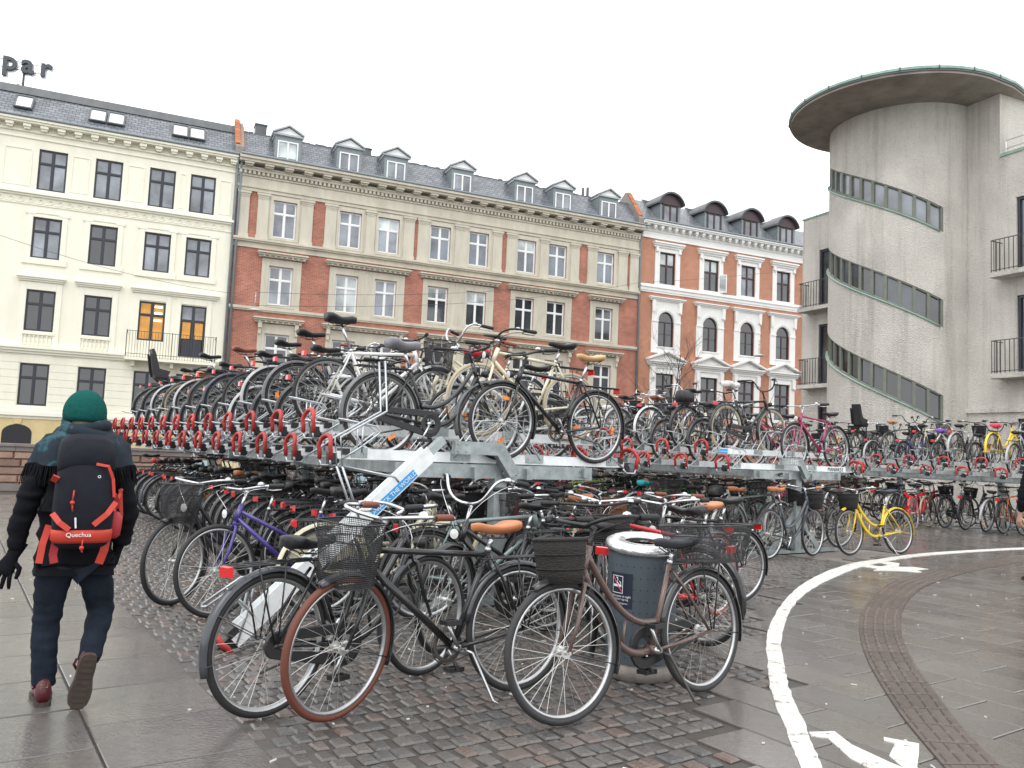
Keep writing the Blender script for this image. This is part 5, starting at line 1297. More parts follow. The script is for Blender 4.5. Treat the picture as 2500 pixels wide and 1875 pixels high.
# lowered tray
a_top = Vector((-.65,6.28,1.36)); a_bot = Vector((-1.8,5.45,.1))
dirv = (a_bot-a_top); Ltr = dirv.length; dirn = dirv.normalized()
yax = RV.copy(); yax = (yax-dirn*yax.dot(dirn)).normalized(); zax = dirn.cross(yax)
if zax.z < 0: yax = -yax; zax = -zax
Mlow = Matrix((dirn, yax, zax)).transposed().to_4x4(); Mlow.translation = a_top
inv = k1.matrix_world.inverted() if False else (Matrix.Translation(tr(R1T,R1R))@Matrix.Rotation(TA,4,'Z')).inverted()
lt = MB().box(0,Ltr,-.05,-.04,-.125,0).box(0,Ltr,.04,.05,-.125,0).box(0,Ltr,-.04,.04,-.125,-.06).obj('lowered_tray', 'alu', k1, mw=inv@Mlow)
MB().box(-.16,.02,-.033,.033,-.09,-.03).obj('inner_rail', 'galv', lt)
sh = Matrix.Translation((Ltr-1.5,0,0))
link('wheel_hoop', HOOP, lt, mw=Matrix.Translation((Ltr-1.52,0,0))); link('handle', HAND, lt, mw=Matrix.Translation((Ltr-1.56,0,-.02))); link('latch', BLOCKM, lt, mw=Matrix.Translation((Ltr-1.5,0,0)))
tubes_ = []
for e in (-1,1): tubes_ += [[(.35,e*.05,-.05),(.35,e*.05,.0),(.62,e*.05,.33),(.5,e*.05,.5),(.1,e*.05,.42),(-.12,e*.05,.72)],[(.75,e*.05,-.04),(.62,e*.05,.33)]]
link('wheel_guide', tubes('wheel_guide', 'steel_rod', tubes_, .009), lt)
stk = MB().box(.22,.6,-.0535,-.051,-.092,-.042) if False else None
side = -1 if (Mlow.to_3x3()@Vector((0,-1,0))).y < 0 else 1
yo = .0515*side
s_ = MB().box(.2,.66,*sorted((yo,yo+.002*side)),-.115,-.055).obj('blue_sticker', 'sign_blue', lt)
TX = Matrix.Translation((.43, yo+.003*side, -.1))@(Matrix.Rotation(pi/2,4,'X') if side < 0 else Matrix.Rotation(pi,4,'Z')@Matrix.Rotation(pi/2,4,'X'))
if (Mlow.to_3x3()@TX.to_3x3()@Vector((1,0,0))).x < 0: TX = Matrix.Translation((.43, yo+.003*side, -.07))@Matrix.Rotation(pi,4,'Y')@(Matrix.Rotation(pi/2,4,'X') if side < 0 else Matrix.Rotation(pi,4,'Z')@Matrix.Rotation(pi/2,4,'X'))
lettering('UNLOCK THE WORLD', .046, 'sign_white', s_, TX, .0006)
# middle rack: sticker, number plate and pen graffiti on the end tray
MB().box(-1.3,-1.05,-.0,.002,0,.06).v
rr_ = Matrix.Rotation(pi/2,4,'X')
st2 = MB().box(-1.36,-1.1,.0,.002,HHZ-.08,HHZ-.01).obj('blue_sticker', 'sign_blue', k2, loc=(0,.4-.0+.05-.048,0))
lettering('UNLOCK THE WORLD', .028, 'sign_white', st2, Matrix.Translation((-1.23,-.001,HHZ-.06))@rr_, .0004)
lettering('MANIAK53', .085, 'black_plastic', k2, Matrix.Translation((1.0,.002,HLZ-.073))@rr_, .001)
lettering('SYES', .09, 'sign_white', k2, Matrix.Translation((-.27,-.162,1.335))@rr_, .001)

# ------------------------------------------------------------------ bicycles parked in and around the racks
LOCKS = {}
ORD = ['first','second','third','fourth','fifth','sixth','seventh','eighth','ninth','tenth','eleventh','twelfth','thirteenth','fourteenth','fifteenth','sixteenth','seventeenth','eighteenth','nineteenth','twentieth','twenty-first','twenty-second','twenty-third','twenty-fourth','twenty-fifth','twenty-sixth','twenty-seventh','twenty-eighth']
def rbike(tc, r, sd, tier, spec, where, idx, slip=0, rev=False, z=None, grp=None):
    """park one bicycle: sd = side of the rack, nose to the middle unless rev"""
    zz = {0: 0.03, 1: HLZ-.06, 2: HHZ-.06}[tier] if z is None else z
    c = tr(tc+sd*(.57+slip), r); ang = TA if sd < 0 else TA+pi
    if rev: ang += pi
    sp = dict(spec); feat = sp.pop('feat', None)
    col = sp.get('col', BLACK)
    lab = '%s bicycle%s, %s along %s' % (CN[col], ' with '+feat if feat else '', ORD[idx], where)
    while len(lab.split()) > 16: lab = lab.replace(' a ', ' ', 1)
    ang += R.uniform(-.03,.03) if tier else R.uniform(-.08,.08)
    sp.setdefault('lean', R.uniform(-.04,.04) if tier else R.uniform(-.1,.1)); sp.setdefault('steer', R.uniform(-.06,.06) if tier else R.uniform(-.25,.25))
    return bike(c.x, c.y, ang, zz, lab, grp, **sp)
def rspec():
    s = dict(col=R.choice([BLACK]*12+[GREY,GREY,SILV,NAVY,NAVY,DKGREEN,RED,WHITE,BROWN,BLUE,MAG,CREAM]), frame=R.choice(['diamond','diamond','step','step','mixte','wave']), bar=R.choice(['swept','swept','high','flat']), saddle=R.choice([BLACK]*12+[BRNS,TAN]), saddle_z=R.choice([.88,.91,.94,.97]), guards=R.choice([BLACK]*5+[SILV,SILV,NAVY,None]), carrier=R.random() < .85, case=R.random() < .6, tail=R.random() < .7, basket=R.choice([None]*5+['wire','wicker']), grip=R.choice([BLACK]*14+[BRNS]), spokeref=R.random() < .3, tyre=R.choice([(.02,.02,.021)]*7+[(.05,.05,.05),CRTYRE]))
    if R.random() < .6: s['barcol'] = True
    return s
def mk(**k): s = rspec(); s.update(carrier=True, child=False); s.update(k); return s
def feature(s):
    if s.get('child'): return 'a child seat'
    if s.get('cover'): return 'a covered saddle'
    if s.get('basket') == 'wicker': return 'a wicker basket'
    if s.get('basket') == 'wire': return 'a wire basket'
    if s.get('saddle') in (TAN, LTAN): return 'a tan saddle'
    if s.get('saddle') == BRNS: return 'a brown saddle'
    if s.get('guards') == SILV: return 'silver mudguards'
    return None
def row(tc, r0, sd, tier, items, where, grp, step=.8, off=0):
    for idx, (k, s) in enumerate(sorted(items, key=lambda q: q[0])):
        s = dict(s); txt = s.pop('txt', None); s.setdefault('feat', feature(s))
        t_ = tier if isinstance(tier, int) else (2 if k % 2 else 1)
        if tier == 0: o_ = rbike(tc, r0+k*.4+.05+off, sd, 0, s, where, idx, slip=s.pop('slip', R.uniform(-.02,.12)), rev=s.pop('rev', False), grp=grp)
        else: o_ = rbike(tc, r0+k*.4+.05+off, sd, t_, s, where, idx, slip=s.pop('slip', 0), grp=grp)
        if txt: frame_text(o_, *txt)
pm('turquoise', (.03,.4,.45), .4)
G1 = 'bicycles parked in the nearest rack'; G2 = 'bicycles parked in the middle rack'; G3 = 'bicycles parked in the far right rack'
# nearest rack, upper tier
row(R1T, R1R, -1, 'u', [
 (0, mk(col=BLACK, frame='step', feat='a grey covered saddle', cover=(.2,.2,.22), bar='swept', tyre=(.04,.036,.032), tail=False, saddle_z=.97, spokeref=True, case=True, guards=GREY, basket=None)),
 (3, mk(col=WHITE, frame='diamond', feat='a high black saddle', txt=('RYVANG', .045, 'black_plastic'), cover=BLACK, saddle_z=1.1, guards=None, carrier=False, case=False, bar='flat', tyre=(.02,.02,.021), basket=None)),
 (5, mk(col=BLACK, frame='diamond', guards=GREY, tail=True, saddle_z=1.04, bar='flat', spokeref=True, basket=None)),
 (7, mk(col=BLACK, frame='diamond', tail=True, saddle_z=1.0, basket=None, guards=SILV)),
 (9, mk(col=NAVY, frame='mixte', tail=True, basket=None)), (10, mk(col=SILV, frame='diamond', basket=None)), (12, mk(col=BLACK, frame='step', basket=None)),
 (13, mk(col=BLACK, tail=True, basket=None)), (15, mk(col=SILV, frame='diamond', guards=SILV, saddle_z=1.08, feat='a high saddle and silver mudguards', basket=None)),
 (17, mk(col=TEAL, frame='diamond', tail=True, tyre=CRTYRE, basket=None)), (19, mk(col=BLACK, basket=None)), (21, mk(col=BLACK, frame='step', basket=None)), (23, mk(col=BLACK, frame='step', child=True, feat='a tall black child seat', basket=None))]+[(k, mk(col=WHITE if k == 4 else R.choice([BLACK,BLACK,GREY,SILV,NAVY]), basket=None, saddle_z=R.choice([.98,1.02,1.05]), tail=R.random() < .5)) for k in (4,6,8,11,14,16,18,20,22)],
 'upper left of nearest rack', G1, off=.1)
row(R1T, R1R, 1, 'u', [
 (0, mk(col=BLACK, frame='diamond', feat='a light tan saddle', saddle=LTAN, saddle_z=1.04, bar='flat', tail=True, case=False, spokeref=True, guards=BLACK, basket=None, barcol=True)),
 (3, mk(col=CREAM, frame='mixte', feat='a very high silver handlebar', bar='high', basket='wire', guards=SILV, saddle_z=.95, spokeref=False)),
 (5, mk(col=WHITE, frame='step', feat='a red saddle cover', cover=RED, saddle_z=1.02, bar='flat', basket=None)),
 (7, mk(col=BLACK, frame='diamond', basket=None)), (9, mk(col=CREAM, frame='diamond', bar='high', feat='a raised curved handlebar', basket=None)), (12, mk(col=BLACK, basket=None)), (14, mk(col=SILV, basket=None)), (17, mk(col=BLACK)), (20, mk(col=RED))]+[(k, mk(col={1:CREAM,2:WHITE,4:CREAM}.get(k) or R.choice([BLACK,BLACK,GREY,SILV,WHITE]), frame={1:'diamond',2:'mixte'}.get(k,'diamond'), basket=None, guards=None if k == 1 else GREY, saddle_z=R.choice([.98,1.03]))) for k in (1,2,4,6,8,10,11)],
 'upper right of nearest rack', G1, off=-.06)
# nearest rack, ground level
row(R1T, R1R, -1, 0, [(0, mk(col=BLACK, basket='wicker')), (1, mk(col=CREAM, frame='step', skirt=CREAM, feat='a cream coat guard')), (2, mk(col=BLACK, frame='diamond', feat='turquoise lettering', txt=('ER INFO', .05, 'turquoise'), tail=True, slip=.1))]+[(k, mk(col=R.choice([BLACK,BLACK,BLACK,GREY,NAVY]), basket=R.choice([None,None,'wire']))) for k in range(3, 22)]+[(23, mk(col=BLACK, cover=RED, feat='a red and white saddle cover')), (25, mk(col=BLACK))],
 'lower left of nearest rack', G1, off=.2)
row(R1T, R1R, 1, 0, [(k, mk(col=R.choice([BLACK,BLACK,GREY,SILV,RED,WHITE]))) for k in range(0, 20)], 'lower right of nearest rack', G1, off=.0)
# middle rack
row(R2T, R2R, -1, 'u', [(1, mk(col=BLACK, frame='diamond', cover=WHITE, feat='a white saddle cover', bar='high', saddle_z=1.03, case=True, tail=True, basket=None, guards=BLACK)), (3, mk(col=BLACK, frame='step', bag=BLACK, feat='a black bag on its carrier')), (5, mk(col=NAVY, frame='diamond', guards=WHITE, feat='a brown saddle and white mudguard', saddle=BRNS)), (7, mk(col=BLACK, frame='wave', basket='wire')), (8, mk(col=WHITE, cover=WHITE, guards=WHITE, feat='white mudguards')), (10, mk(col=SILV, frame='diamond', bar='flat', feat='a straight handlebar')), (12, mk(col=BLUE)), (14, mk(col=BLACK)), (16, mk(col=WHITE)), (18, mk(col=BLACK)), (21, mk(col=GREY))]+[(k, mk()) for k in (2,4,6,9,11,13,15)],
 'upper left of middle rack', G2, off=.0)
row(R2T, R2R, 1, 'u', [(0, mk(col=MAG, frame='diamond', feat='black saddle and no mudguards', guards=BLACK, case=False, basket=None, tail=False, carrier=False)), (2, mk(col=MAG, frame='mixte', bar='flat')), (4, mk(col=GREY, bar='flat', frame='diamond')), (7, mk(col=BLACK)), (9, mk(col=SILV)), (12, mk(col=BLACK)), (15, mk(col=RED))],
 'upper right of middle rack', G2)
row(R2T, R2R, -1, 0, [(0, mk(col=GREY, saddle=TAN, basket=None)), (1, mk(col=BLACK, helmet=True, feat='a helmet on its carrier', tail=True, basket=None)), (2, mk(col=WHITE, frame='mixte', guards=WHITE, feat='a white rear mudguard', tail=True, basket=None)), (3, mk(col=BLACK, rear=True, feat='a wire basket on its carrier', tail=True)), (4, mk(col=GREEN, frame='diamond', tail=True, basket=None, guards=BLACK)), (5, mk(col=MAG, frame='step', cover=(.03,.45,.48), feat='a turquoise saddle cover', tail=True, basket=None)), (7, mk(col=BLACK, frame='mixte')), (8, mk(col=BLACK, basket='wicker')), (9, mk(col=BLACK)), (10, mk(col=LIME)), (11, mk(col=RED)), (12, mk()), (13, mk(col=MAG)), (15, mk()), (16, mk()), (18, mk()), (20, mk(col=RED)), (22, mk())]+[(k, mk()) for k in (6,14,17,19,21)],
 'lower left of middle rack', G2, off=.2)
row(R2T, R2R, 1, 0, [(0, mk(col=BLACK, basket='wicker')), (2, mk(col=SILV, frame='diamond', feat='a bare silver frame', guards=None)), (3, mk(col=TEAL)), (5, mk()), (7, mk()), (9, mk(col=RED)), (11, mk()), (13, mk())]+[(k, mk()) for k in (1,4,6,8,10,12)], 'lower right of middle rack', G2)
# far right rack
row(R3T, R3R, -1, 'u', [(1, mk(col=BLACK, bar='swept')), (3, mk(col=YELLOW, frame='step', feat='an all yellow rear wheel', guards=YELLOW, skirt=YELLOW)), (5, mk(col=YELLOW, frame='step', cover=(.75,.05,.12), feat='a pink saddle cover', guards=YELLOW, tail=False)), (7, mk(col=BLACK, frame='step')), (8, mk(col=BLACK, cover=(.2,.08,.45), feat='a violet saddle cover')), (10, mk(col=BLUE, frame='mixte')), (11, mk(col=GREY, bar='high')), (13, mk(col=BLACK, frame='step', child=True)), (14, mk(col=BLACK, frame='mixte')), (16, mk(col=LIME, frame='step')), (17, mk(col=WHITE, frame='wave', tail=False)), (19, mk(col=GREY, frame='diamond')), (21, mk(col=BLACK)), (23, mk(col=RED))]+[(k, mk()) for k in (2,4,6,9,12,15,18,20)],
 'upper left of far right rack', G3)
row(R3T, R3R, 1, 'u', [(2, mk()), (5, mk(col=SILV)), (8, mk()), (11, mk(col=BLUE)), (14, mk())], 'upper right of far right rack', G3)
row(R3T, R3R, -1, 0, [(2, mk(col=BLACK, frame='step', guards=WHITE, feat='a white tipped mudguard', basket='wicker', tail=True)), (4, mk(col=ORANGE, frame='diamond')), (5, mk(col=BLACK, guards=SILV)), (6, mk()), (8, mk(col=BLACK)), (9, mk()), (11, mk()), (13, mk(basket='wicker', wick=BRNS)), (14, mk(col=BLACK)), (16, mk()), (17, mk(col=BLUE)), (18, mk()), (20, mk()), (22, mk())]+[(k, mk()) for k in (3,7,10,12,15,19)],
 'lower left of far right rack', G3, off=.2)
row(R3T, R3R, 1, 0, [(k, mk()) for k in (3,6,9,12)], 'lower right of far right rack', G3)

def place(ra, fa, **k):
    """a free-standing bicycle from the contact points of its two wheels"""
    a, b_ = Vector(ra), Vector(fa); c = (a+b_)/2; d = b_-a
    return bike(c.x, c.y, math.atan2(d.y, d.x), 0, **k)
GF = 'bicycles standing free in front of the racks'
RW = lambda x, y: (x*K, y*K)
place((-1.13,4.16), (-.48,4.98), label='black bicycle with black saddle and orange side reflector standing left of the brown-tyred one', group=GF, frame='step', col=BLACK, saddle_z=.85, bar='swept', guards=(.05,.055,.065), lean=-.03, stand='up', case=True, tail=True, spokeref=False, barcol=None, steer=.0)
F1_ = place((.13,4.78), (-.79,4.1), label='black bicycle with brown tyres and tan saddle in the centre foreground', group=GF, frame='diamond', col=BLACK, saddle=TAN, saddle_z=.93, grip=BRNS, tyre=(.14,.042,.026), rtyre=(.02,.02,.021), basket='wire', bar='swept', guards=(.03,.033,.04), lean=.07, steer=.33, stand='down', case=False, tail=False, head=False)
place((1.23,4.93), (.31,4.2), label='worn brown step-through bicycle leaning by the grey bin', group=GF, frame='step', col=BROWN, saddle=(.025,.028,.035), saddle_z=.88, bar='swept', barcol=True, basket='wicker', wick=(.02,.018,.017), rear=True, guards=(.035,.036,.038), lean=.08, steer=-.1, stand='dark', case=True, tail=False, tyre=(.03,.03,.032))
place((6.2,12.95), (5.15,12.4), label='bright yellow step-through bicycle with black front basket beside the middle rack', group=GF, frame='step', col=YELLOW, guards=YELLOW, basket='wicker', wick=BLACK, saddle=(.03,.035,.05), lean=.1, steer=.12, stand='down', case=False)
place((3.62,11.45), (4.5,12.15), label='dark grey step-through bicycle with tan saddle and brown grips by the A-shaped foot', group=GF, frame='step', col=(.05,.06,.075), saddle=TAN, grip=TAN, basket='wicker', wick=BLACK, guards=None, carrier=False, lean=.02, steer=.1, case=False, tail=False)
place((9.05,18.3), (9.75,19.05), label='all red bicycle with cream tyres against the far right rack', group=GF, frame='wave', col=RED, guards=RED, tyre=(.4,.3,.26), lean=-.08, steer=-.2, case=False, carrier=False, tail=True)
frame_text(F1_, 'TINNY', .035, 'bin_steel', c=(.12,.018,.5), ang=39.9) if False else None
# jumble at the near end of the nearest rack
place((-1.85,7.45), (-2.6,6.72), label='black bicycle with a mesh front basket turned outwards at the left of the nearest rack', group=GF, frame='step', col=BLACK, basket='wire', guards=BLACK, lean=.18, steer=.45, saddle_z=.95)
place((-1.25,6.95), (-2.15,6.3), label='purple bicycle leaning beside the lowered tray', group=GF, frame='mixte', col=PURPLE, guards=None, lean=.2, steer=.3, bar='flat', case=False, carrier=False, basket=None, tail=False)
place((-1.45,6.6), (-.55,7.2), label='cream bicycle with a cream carrier behind the purple one', group=GF, frame='step', col=CREAM, guards=CREAM, skirt=CREAM, lean=.05, tail=True)
place((.35,6.35), (-.35,5.55), label='black bicycle with silver fork just behind the centre foreground bicycle', group=GF, frame='mixte', col=BLACK, guards=BLACK, lean=.05, steer=.25, bar='high', saddle_z=.96, basket=None, tail=False)
place((.15,6.9), (.75,5.95), label='black bicycle with wicker basket and straight handlebar behind the tan saddle', group=GF, frame='diamond', col=BLACK, basket='wicker', wick=(.025,.023,.022), guards=BLACK, lean=-.04, steer=-.2, bar='flat', barcol=True)
place((.62,5.75), (.7,6.8), label='black bicycle with red tail light standing nose away beside the bin', group=GF, frame='step', col=BLACK, guards=BLACK, saddle_z=.86, lean=.06, tail=True, saddle=BLACK)
place((-.6,6.55), (.35,6.95), label='dark bicycle with bottle green frame behind the lowered tray', group=GF, frame='diamond', col=(.2,.27,.26), guards=BLACK, bar='swept', basket=None, lean=.03)
place((1.45,6.1), (.75,6.9), label='red and black bicycle partly hidden behind the wicker basket', group=GF, frame='diamond', col=RED, guards=BLACK, lean=-.04, bar='flat', basket=None, saddle=BLACK, tail=True)
place((1.9,7.3), (1.15,6.45), label='black bicycle with small tan saddle and brown rear tyre behind the bin', group=GF, frame='diamond', col=BLACK, saddle=TAN, saddle_z=.96, tyre=BRTYRE, guards=(.12,.14,.16), lean=.05, bar='swept', basket=None, carrier=False)
place((2.2,7.9), (1.3,7.45), label='black transport bicycle with large front crate right of the nearest rack', group=GF, frame='diamond', col=BLACK, basket='wire', bar='swept', grip=BRNS, lean=.03)
place((.3,7.5), (1.0,8.2), label='black bicycle with a large brown willow basket behind the rack post', group=GF, frame='step', col=BLACK, basket='wicker', wick=(.16,.06,.03), lean=.03)

# ------------------------------------------------------------------ litter bin
bn = empty('litter_bin', (.93*K+.0,5.6*K,0), 0, 'round dark grey-blue litter bin with steel rim and no smoking sign', 'bin')
BH = .8; r_ = .215
MB().lathe([(0,0),(r_-.005,0),(r_-.0,.05),(r_-.01,.1),(0,.1)], 32).obj('concrete_foot', 'cement', bn, True)
b = MB(); b.lathe([(r_,.1),(r_,.76)], 40); b.lathe([(r_-.012,.76),(r_-.012,.1)], 40); b.lathe([(r_-.012,.76),(r_,.76)], 40); b.obj('body', 'bin_blue', bn, True)
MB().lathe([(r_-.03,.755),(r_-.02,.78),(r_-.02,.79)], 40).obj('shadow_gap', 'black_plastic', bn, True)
MB().lathe([(.12,.815),(.125,.835),(.2,.838),(r_+.012,.825),(r_+.02,.81),(r_+.02,.785),(r_+.005,.78),(r_-.02,.785),(.125,.8),(.12,.815)], 48, Matrix.Translation((0,0,.8))@Matrix.Rotation(rad(8),4,'X')@Matrix.Translation((0,0,-.8))).obj('steel_rim', 'bin_steel', bn, True)
MB().lathe([(.19,.2),(.19,.75)], 24).lathe([(0,.2),(.19,.2)], 24).lathe([(0,-.02),(.19,-.02)], 24, Matrix.Translation((0,0,.79))@Matrix.Rotation(rad(9),4,'X')).obj('liner_shade_disc', 'dark_opening', bn, True)  # bin liner, plus a tilted dark disc painting the shade inside the hole
dots = MB()
for i in range(32):
    for j in range(9):
        a = 2*pi*i/32
        M_ = Matrix.Rotation(a,4,'Z')@Matrix.Translation((r_+.0006,0,.14+j*.068+(.0)))@Matrix.Rotation(pi/2,4,'Y'); dots.lathe([(0,0),(.0045,0)], 6, M_)
dots.obj('perforations', 'dark_opening', bn, kind='stuff')
# sign wraps the face towards the viewer
def curved(name, mat, a0, a1, z0, z1, off, par):
    b = MB(); n = max(3, int(abs(a1-a0)/3)); 
    for i in range(n):
        p = []
        for a, z in ((a0+(a1-a0)*i/n,z0),(a0+(a1-a0)*(i+1)/n,z0),(a0+(a1-a0)*(i+1)/n,z1),(a0+(a1-a0)*i/n,z1)): p.append(((r_+off)*cos(rad(a)),(r_+off)*sin(rad(a)),z))
        b.add(p, [(0,1,2,3)])
    return b.obj(name, mat, par, True)
SA = 224   # centre angle of the sign
sg_ = curved('sign', 'sign_navy', SA-22, SA+22, .43, .64, .0015, bn)
for (a0,a1,z0,z1,mt_) in ((-17,-16,.517,.622,'sign_white'),(4,5,.517,.622,'sign_white'),(-17,5,.517,.5205,'sign_white'),(-17,5,.6185,.622,'sign_white'),(-15,2,.555,.569,'sign_white')): curved('pictogram', mt_, SA+a0, SA+a1, z0, z1, .0025, sg_)
b = MB(); 
def on(a, z, off=.0035): return ((r_+off)*cos(rad(SA+a)),(r_+off)*sin(rad(SA+a)),z)
b.tube([on(-15+18*i/8, .612-.083*i/8) for i in range(9)], .0032, 4); b.obj('slash', 'sign_magenta', sg_)
b = MB(); b.tube([on(-8+i*.9+2*sin(i*1.3), .612-.008*i) for i in range(8)], .0022, 4); b.tube([on(1,.572),on(1,.582),on(-2,.59)], .0022, 4); b.obj('smoke', 'sign_white', sg_)
for txt, z, sz in (('Velkommen til røgfri',.495,.0175),('stationer og tog',.478,.0175),('No smoking area',.455,.015)):
    me = textmesh(txt, sz, .0, 'CENTER'); me.materials.append(MATS['sign_white'])
    for v in me.vertices:
        a = v.co.x/r_; zz = v.co.y; v.co = ((r_+.003)*cos(rad(SA)+a), (r_+.003)*sin(rad(SA)+a), z+zz)
    link('lettering', me, sg_)

# ------------------------------------------------------------------ hanging lamps, wires, tree
def hang_lamp(px, label):
    o = empty('street_lamp', px, 0, label, 'street lamp', 'street lamps hung on wires')
    MB().lathe([(0,.1),(.05,.09),(.12,.05),(.27,.0),(.3,-.03),(.27,-.035),(.0,-.02)], 20).obj('shade', 'lamp_grey', o, True)
    b = MB(); b.tube([(0,0,.08),(0,0,.75)], .018, 6)
    for z in (.3,.52,.7): b.lathe([(0,z),(.045,z+.01),(.045,z+.03),(0,z+.04)], 8)
    b.obj('hanger', 'lamp_grey', o, True); return o
def ptray(x, y, Y):
    d = Fw+cx*(x-1250)/2000-cy*(y-937.5)/2000; return Vector((0,0,H))+d*(Y/d.y)
l1 = ptray(622,757,33); hang_lamp(l1, 'shallow round lamp hanging on wires before the red brick house at left')
l2 = ptray(1853,868,40); hang_lamp(l2, 'shallow round lamp hanging before the white dressed arched windows')
def cable(pts, label, r=.008):
    o = MB().tube(pts, r, 4, cap=False).obj('cable', 'iron'); o['label'] = label; o['category'] = 'cable'; o['group'] = 'overhead wires'
def sag(a, b_, s, n=16): return [a.lerp(b_, i/n)+Vector((0,0,-s*4*(i/n)*(1-i/n))) for i in range(n+1)]
cable(sag(ptray(-40,560,30), ptray(560,715,40), .3), 'thin overhead wire crossing the cream house')
cable(sag(l1+Vector((0,0,.74)), ptray(1330,700,44), .25), 'upper thin wire from the left lamp across the red brick house')
cable(sag(l1+Vector((0,0,.2)), ptray(1560,690,46), .5), 'lower thin wire from the left lamp across the red brick house')
cable(sag(ptray(1560,690,46), ptray(1970,655,50), .1), 'thin wire crossing the orange brick house towards the concrete building')
tree = empty('bare_tree', (5.2,27.0,0), 0, 'small leafless tree with thin dark twigs in front of the orange brick house', 'tree')
tb = MB(); tw2 = MB(); rt = random.Random(5)
def branch(p, d, L, r, lv):
    pts = [p]; q = p.copy(); dd = d.copy(); n = 4
    for i in range(n):
        dd = (dd+Vector((rt.uniform(-.22,.22),rt.uniform(-.22,.22),rt.uniform(-.06,.14)))).normalized(); q = q+dd*L/n; pts.append(q.copy())
    (tb if lv == 0 else tw2).tube(pts, [r*(1-.5*i/n) for i in range(n+1)], 5 if lv < 2 else 3, cap=False)
    if lv < 4:
        for k in range(4 if lv else 6):
            s_ = pts[rt.randint(2 if lv else 2, n)]; a = rt.uniform(0, 2*pi); e = Vector((cos(a),sin(a),rt.uniform(.2,.9))).normalized()
            branch(s_, (dd*.5+e*.8).normalized(), L*rt.uniform(.45,.7), r*.45, lv+1)
branch(Vector((0,0,0)), Vector((0,0,1)), 3.0, .05, 0)
tb.obj('trunk', 'bark', tree, True); tw2.obj('crown', 'bark', tree)

# cable locks looped through wheels and frames near the camera
lk = random.Random(31)
for bo in [o for o in bpy.data.objects if o.name.startswith('bicycle') and not o.name.startswith('bicycle_rack')][:]:
    if lk.random() < .4:
        r0_ = lk.uniform(.09,.14); c = Vector((lk.choice([-.36,.3]), lk.uniform(-.02,.02), .5)); n = 22
        me = LOCKS.setdefault(round(r0_,2), MB().tube([(r0_*cos(2*pi*i/n), .02*sin(4*pi*i/n), r0_*1.3*sin(2*pi*i/n)) for i in range(n)], .007, 5, closed=True).mesh('cable_lock', 'wire', True)) if True else None
        link('cable_lock', me, bo, mw=Matrix.Translation(c)@Matrix.Rotation(lk.uniform(-.5,.5),4,'Z'))

# ------------------------------------------------------------------ people
def skin(name, mat, nodes, edges, root, parent, sub=3, smooth_=True, wrinkle=0, seed=1):
    keys = list(nodes); me = bpy.data.meshes.new(name); me.from_pydata([nodes[k][0] for k in keys], [(keys.index(a), keys.index(b_)) for a, b_ in edges], [])
    o = bpy.data.objects.new(name, me); COL.objects.link(o); o.modifiers.new('skin', 'SKIN').use_smooth_shade = True
    me.skin_vertices.new() if not me.skin_vertices else None
    for i, k in enumerate(keys):
        rr = nodes[k][1]; sv = me.skin_vertices[0].data[i]; sv.radius = (rr, rr) if not isinstance(rr, tuple) else rr; sv.use_root = (k == root)
    s = o.modifiers.new('sub', 'SUBSURF'); s.levels = sub; s.render_levels = sub
    dg = bpy.context.evaluated_depsgraph_get(); m2 = bpy.data.meshes.new_from_object(o.evaluated_get(dg)); bpy.data.objects.remove(o)
    if wrinkle:
        from mathutils import noise
        m2.update()
        cs_ = [v.co+v.normal*wrinkle*(noise.noise(Vector((v.co.x*9, v.co.y*9, v.co.z*30))+Vector((seed,0,0)))) for v in m2.vertices]
        for v, c in zip(m2.vertices, cs_): v.co = c
    m2.materials.clear(); m2.materials.append(MATS[mat]); m2.polygons.foreach_set('use_smooth', [True]*len(m2.polygons))
    return link(name, m2, parent)
def glove(parent, wrist, dirn, palm_n, mat, side=1, name='glove', bend=.25, splay=.12):
    """palm plus five separate, unequal fingers"""
    d = Vector(dirn).normalized(); nrm = Vector(palm_n); nrm = (nrm-d*nrm.dot(d)).normalized(); w = d.cross(nrm)*side
    W_ = Vector(wrist); b = MB()
    def ring(c, a, t, n=10): return [c+w*a*cos(2*pi*k/n)+nrm*t*sin(2*pi*k/n) for k in range(n)]
    b.loft([ring(W_-d*.075,.04,.036), ring(W_-d*.03,.034,.03), ring(W_,.03,.024), ring(W_+d*.035,.04,.021), ring(W_+d*.075,.044,.019), ring(W_+d*.095,.036,.013)])
    for i, (o_, L, r) in enumerate(((-.03,.07,.0095),(-.011,.082,.0105),(.011,.085,.0105),(.031,.076,.01))):
        p = W_+d*.08+w*o_; pts = [p]; dd = (d+w*splay*(i-1.5)).normalized()
        for s in range(3): dd = (dd+nrm*bend).normalized(); p = p+dd*L*(.42,.33,.25)[s]; pts.append(p)
        b.tube(pts, [r*1.1,r,r*.92,r*.7], 8)
    p = W_+d*.025+w*.034; t_ = (d*.6+w*.75).normalized(); b.tube([p-w*.012, p+t_*.03, p+t_*.03+(d+w*.25).normalized()*.028, p+t_*.03+(d+w*.1+nrm*.2).normalized()*.05], [.014,.0125,.011,.008], 8)
    return b.obj(name, mat, parent, True)
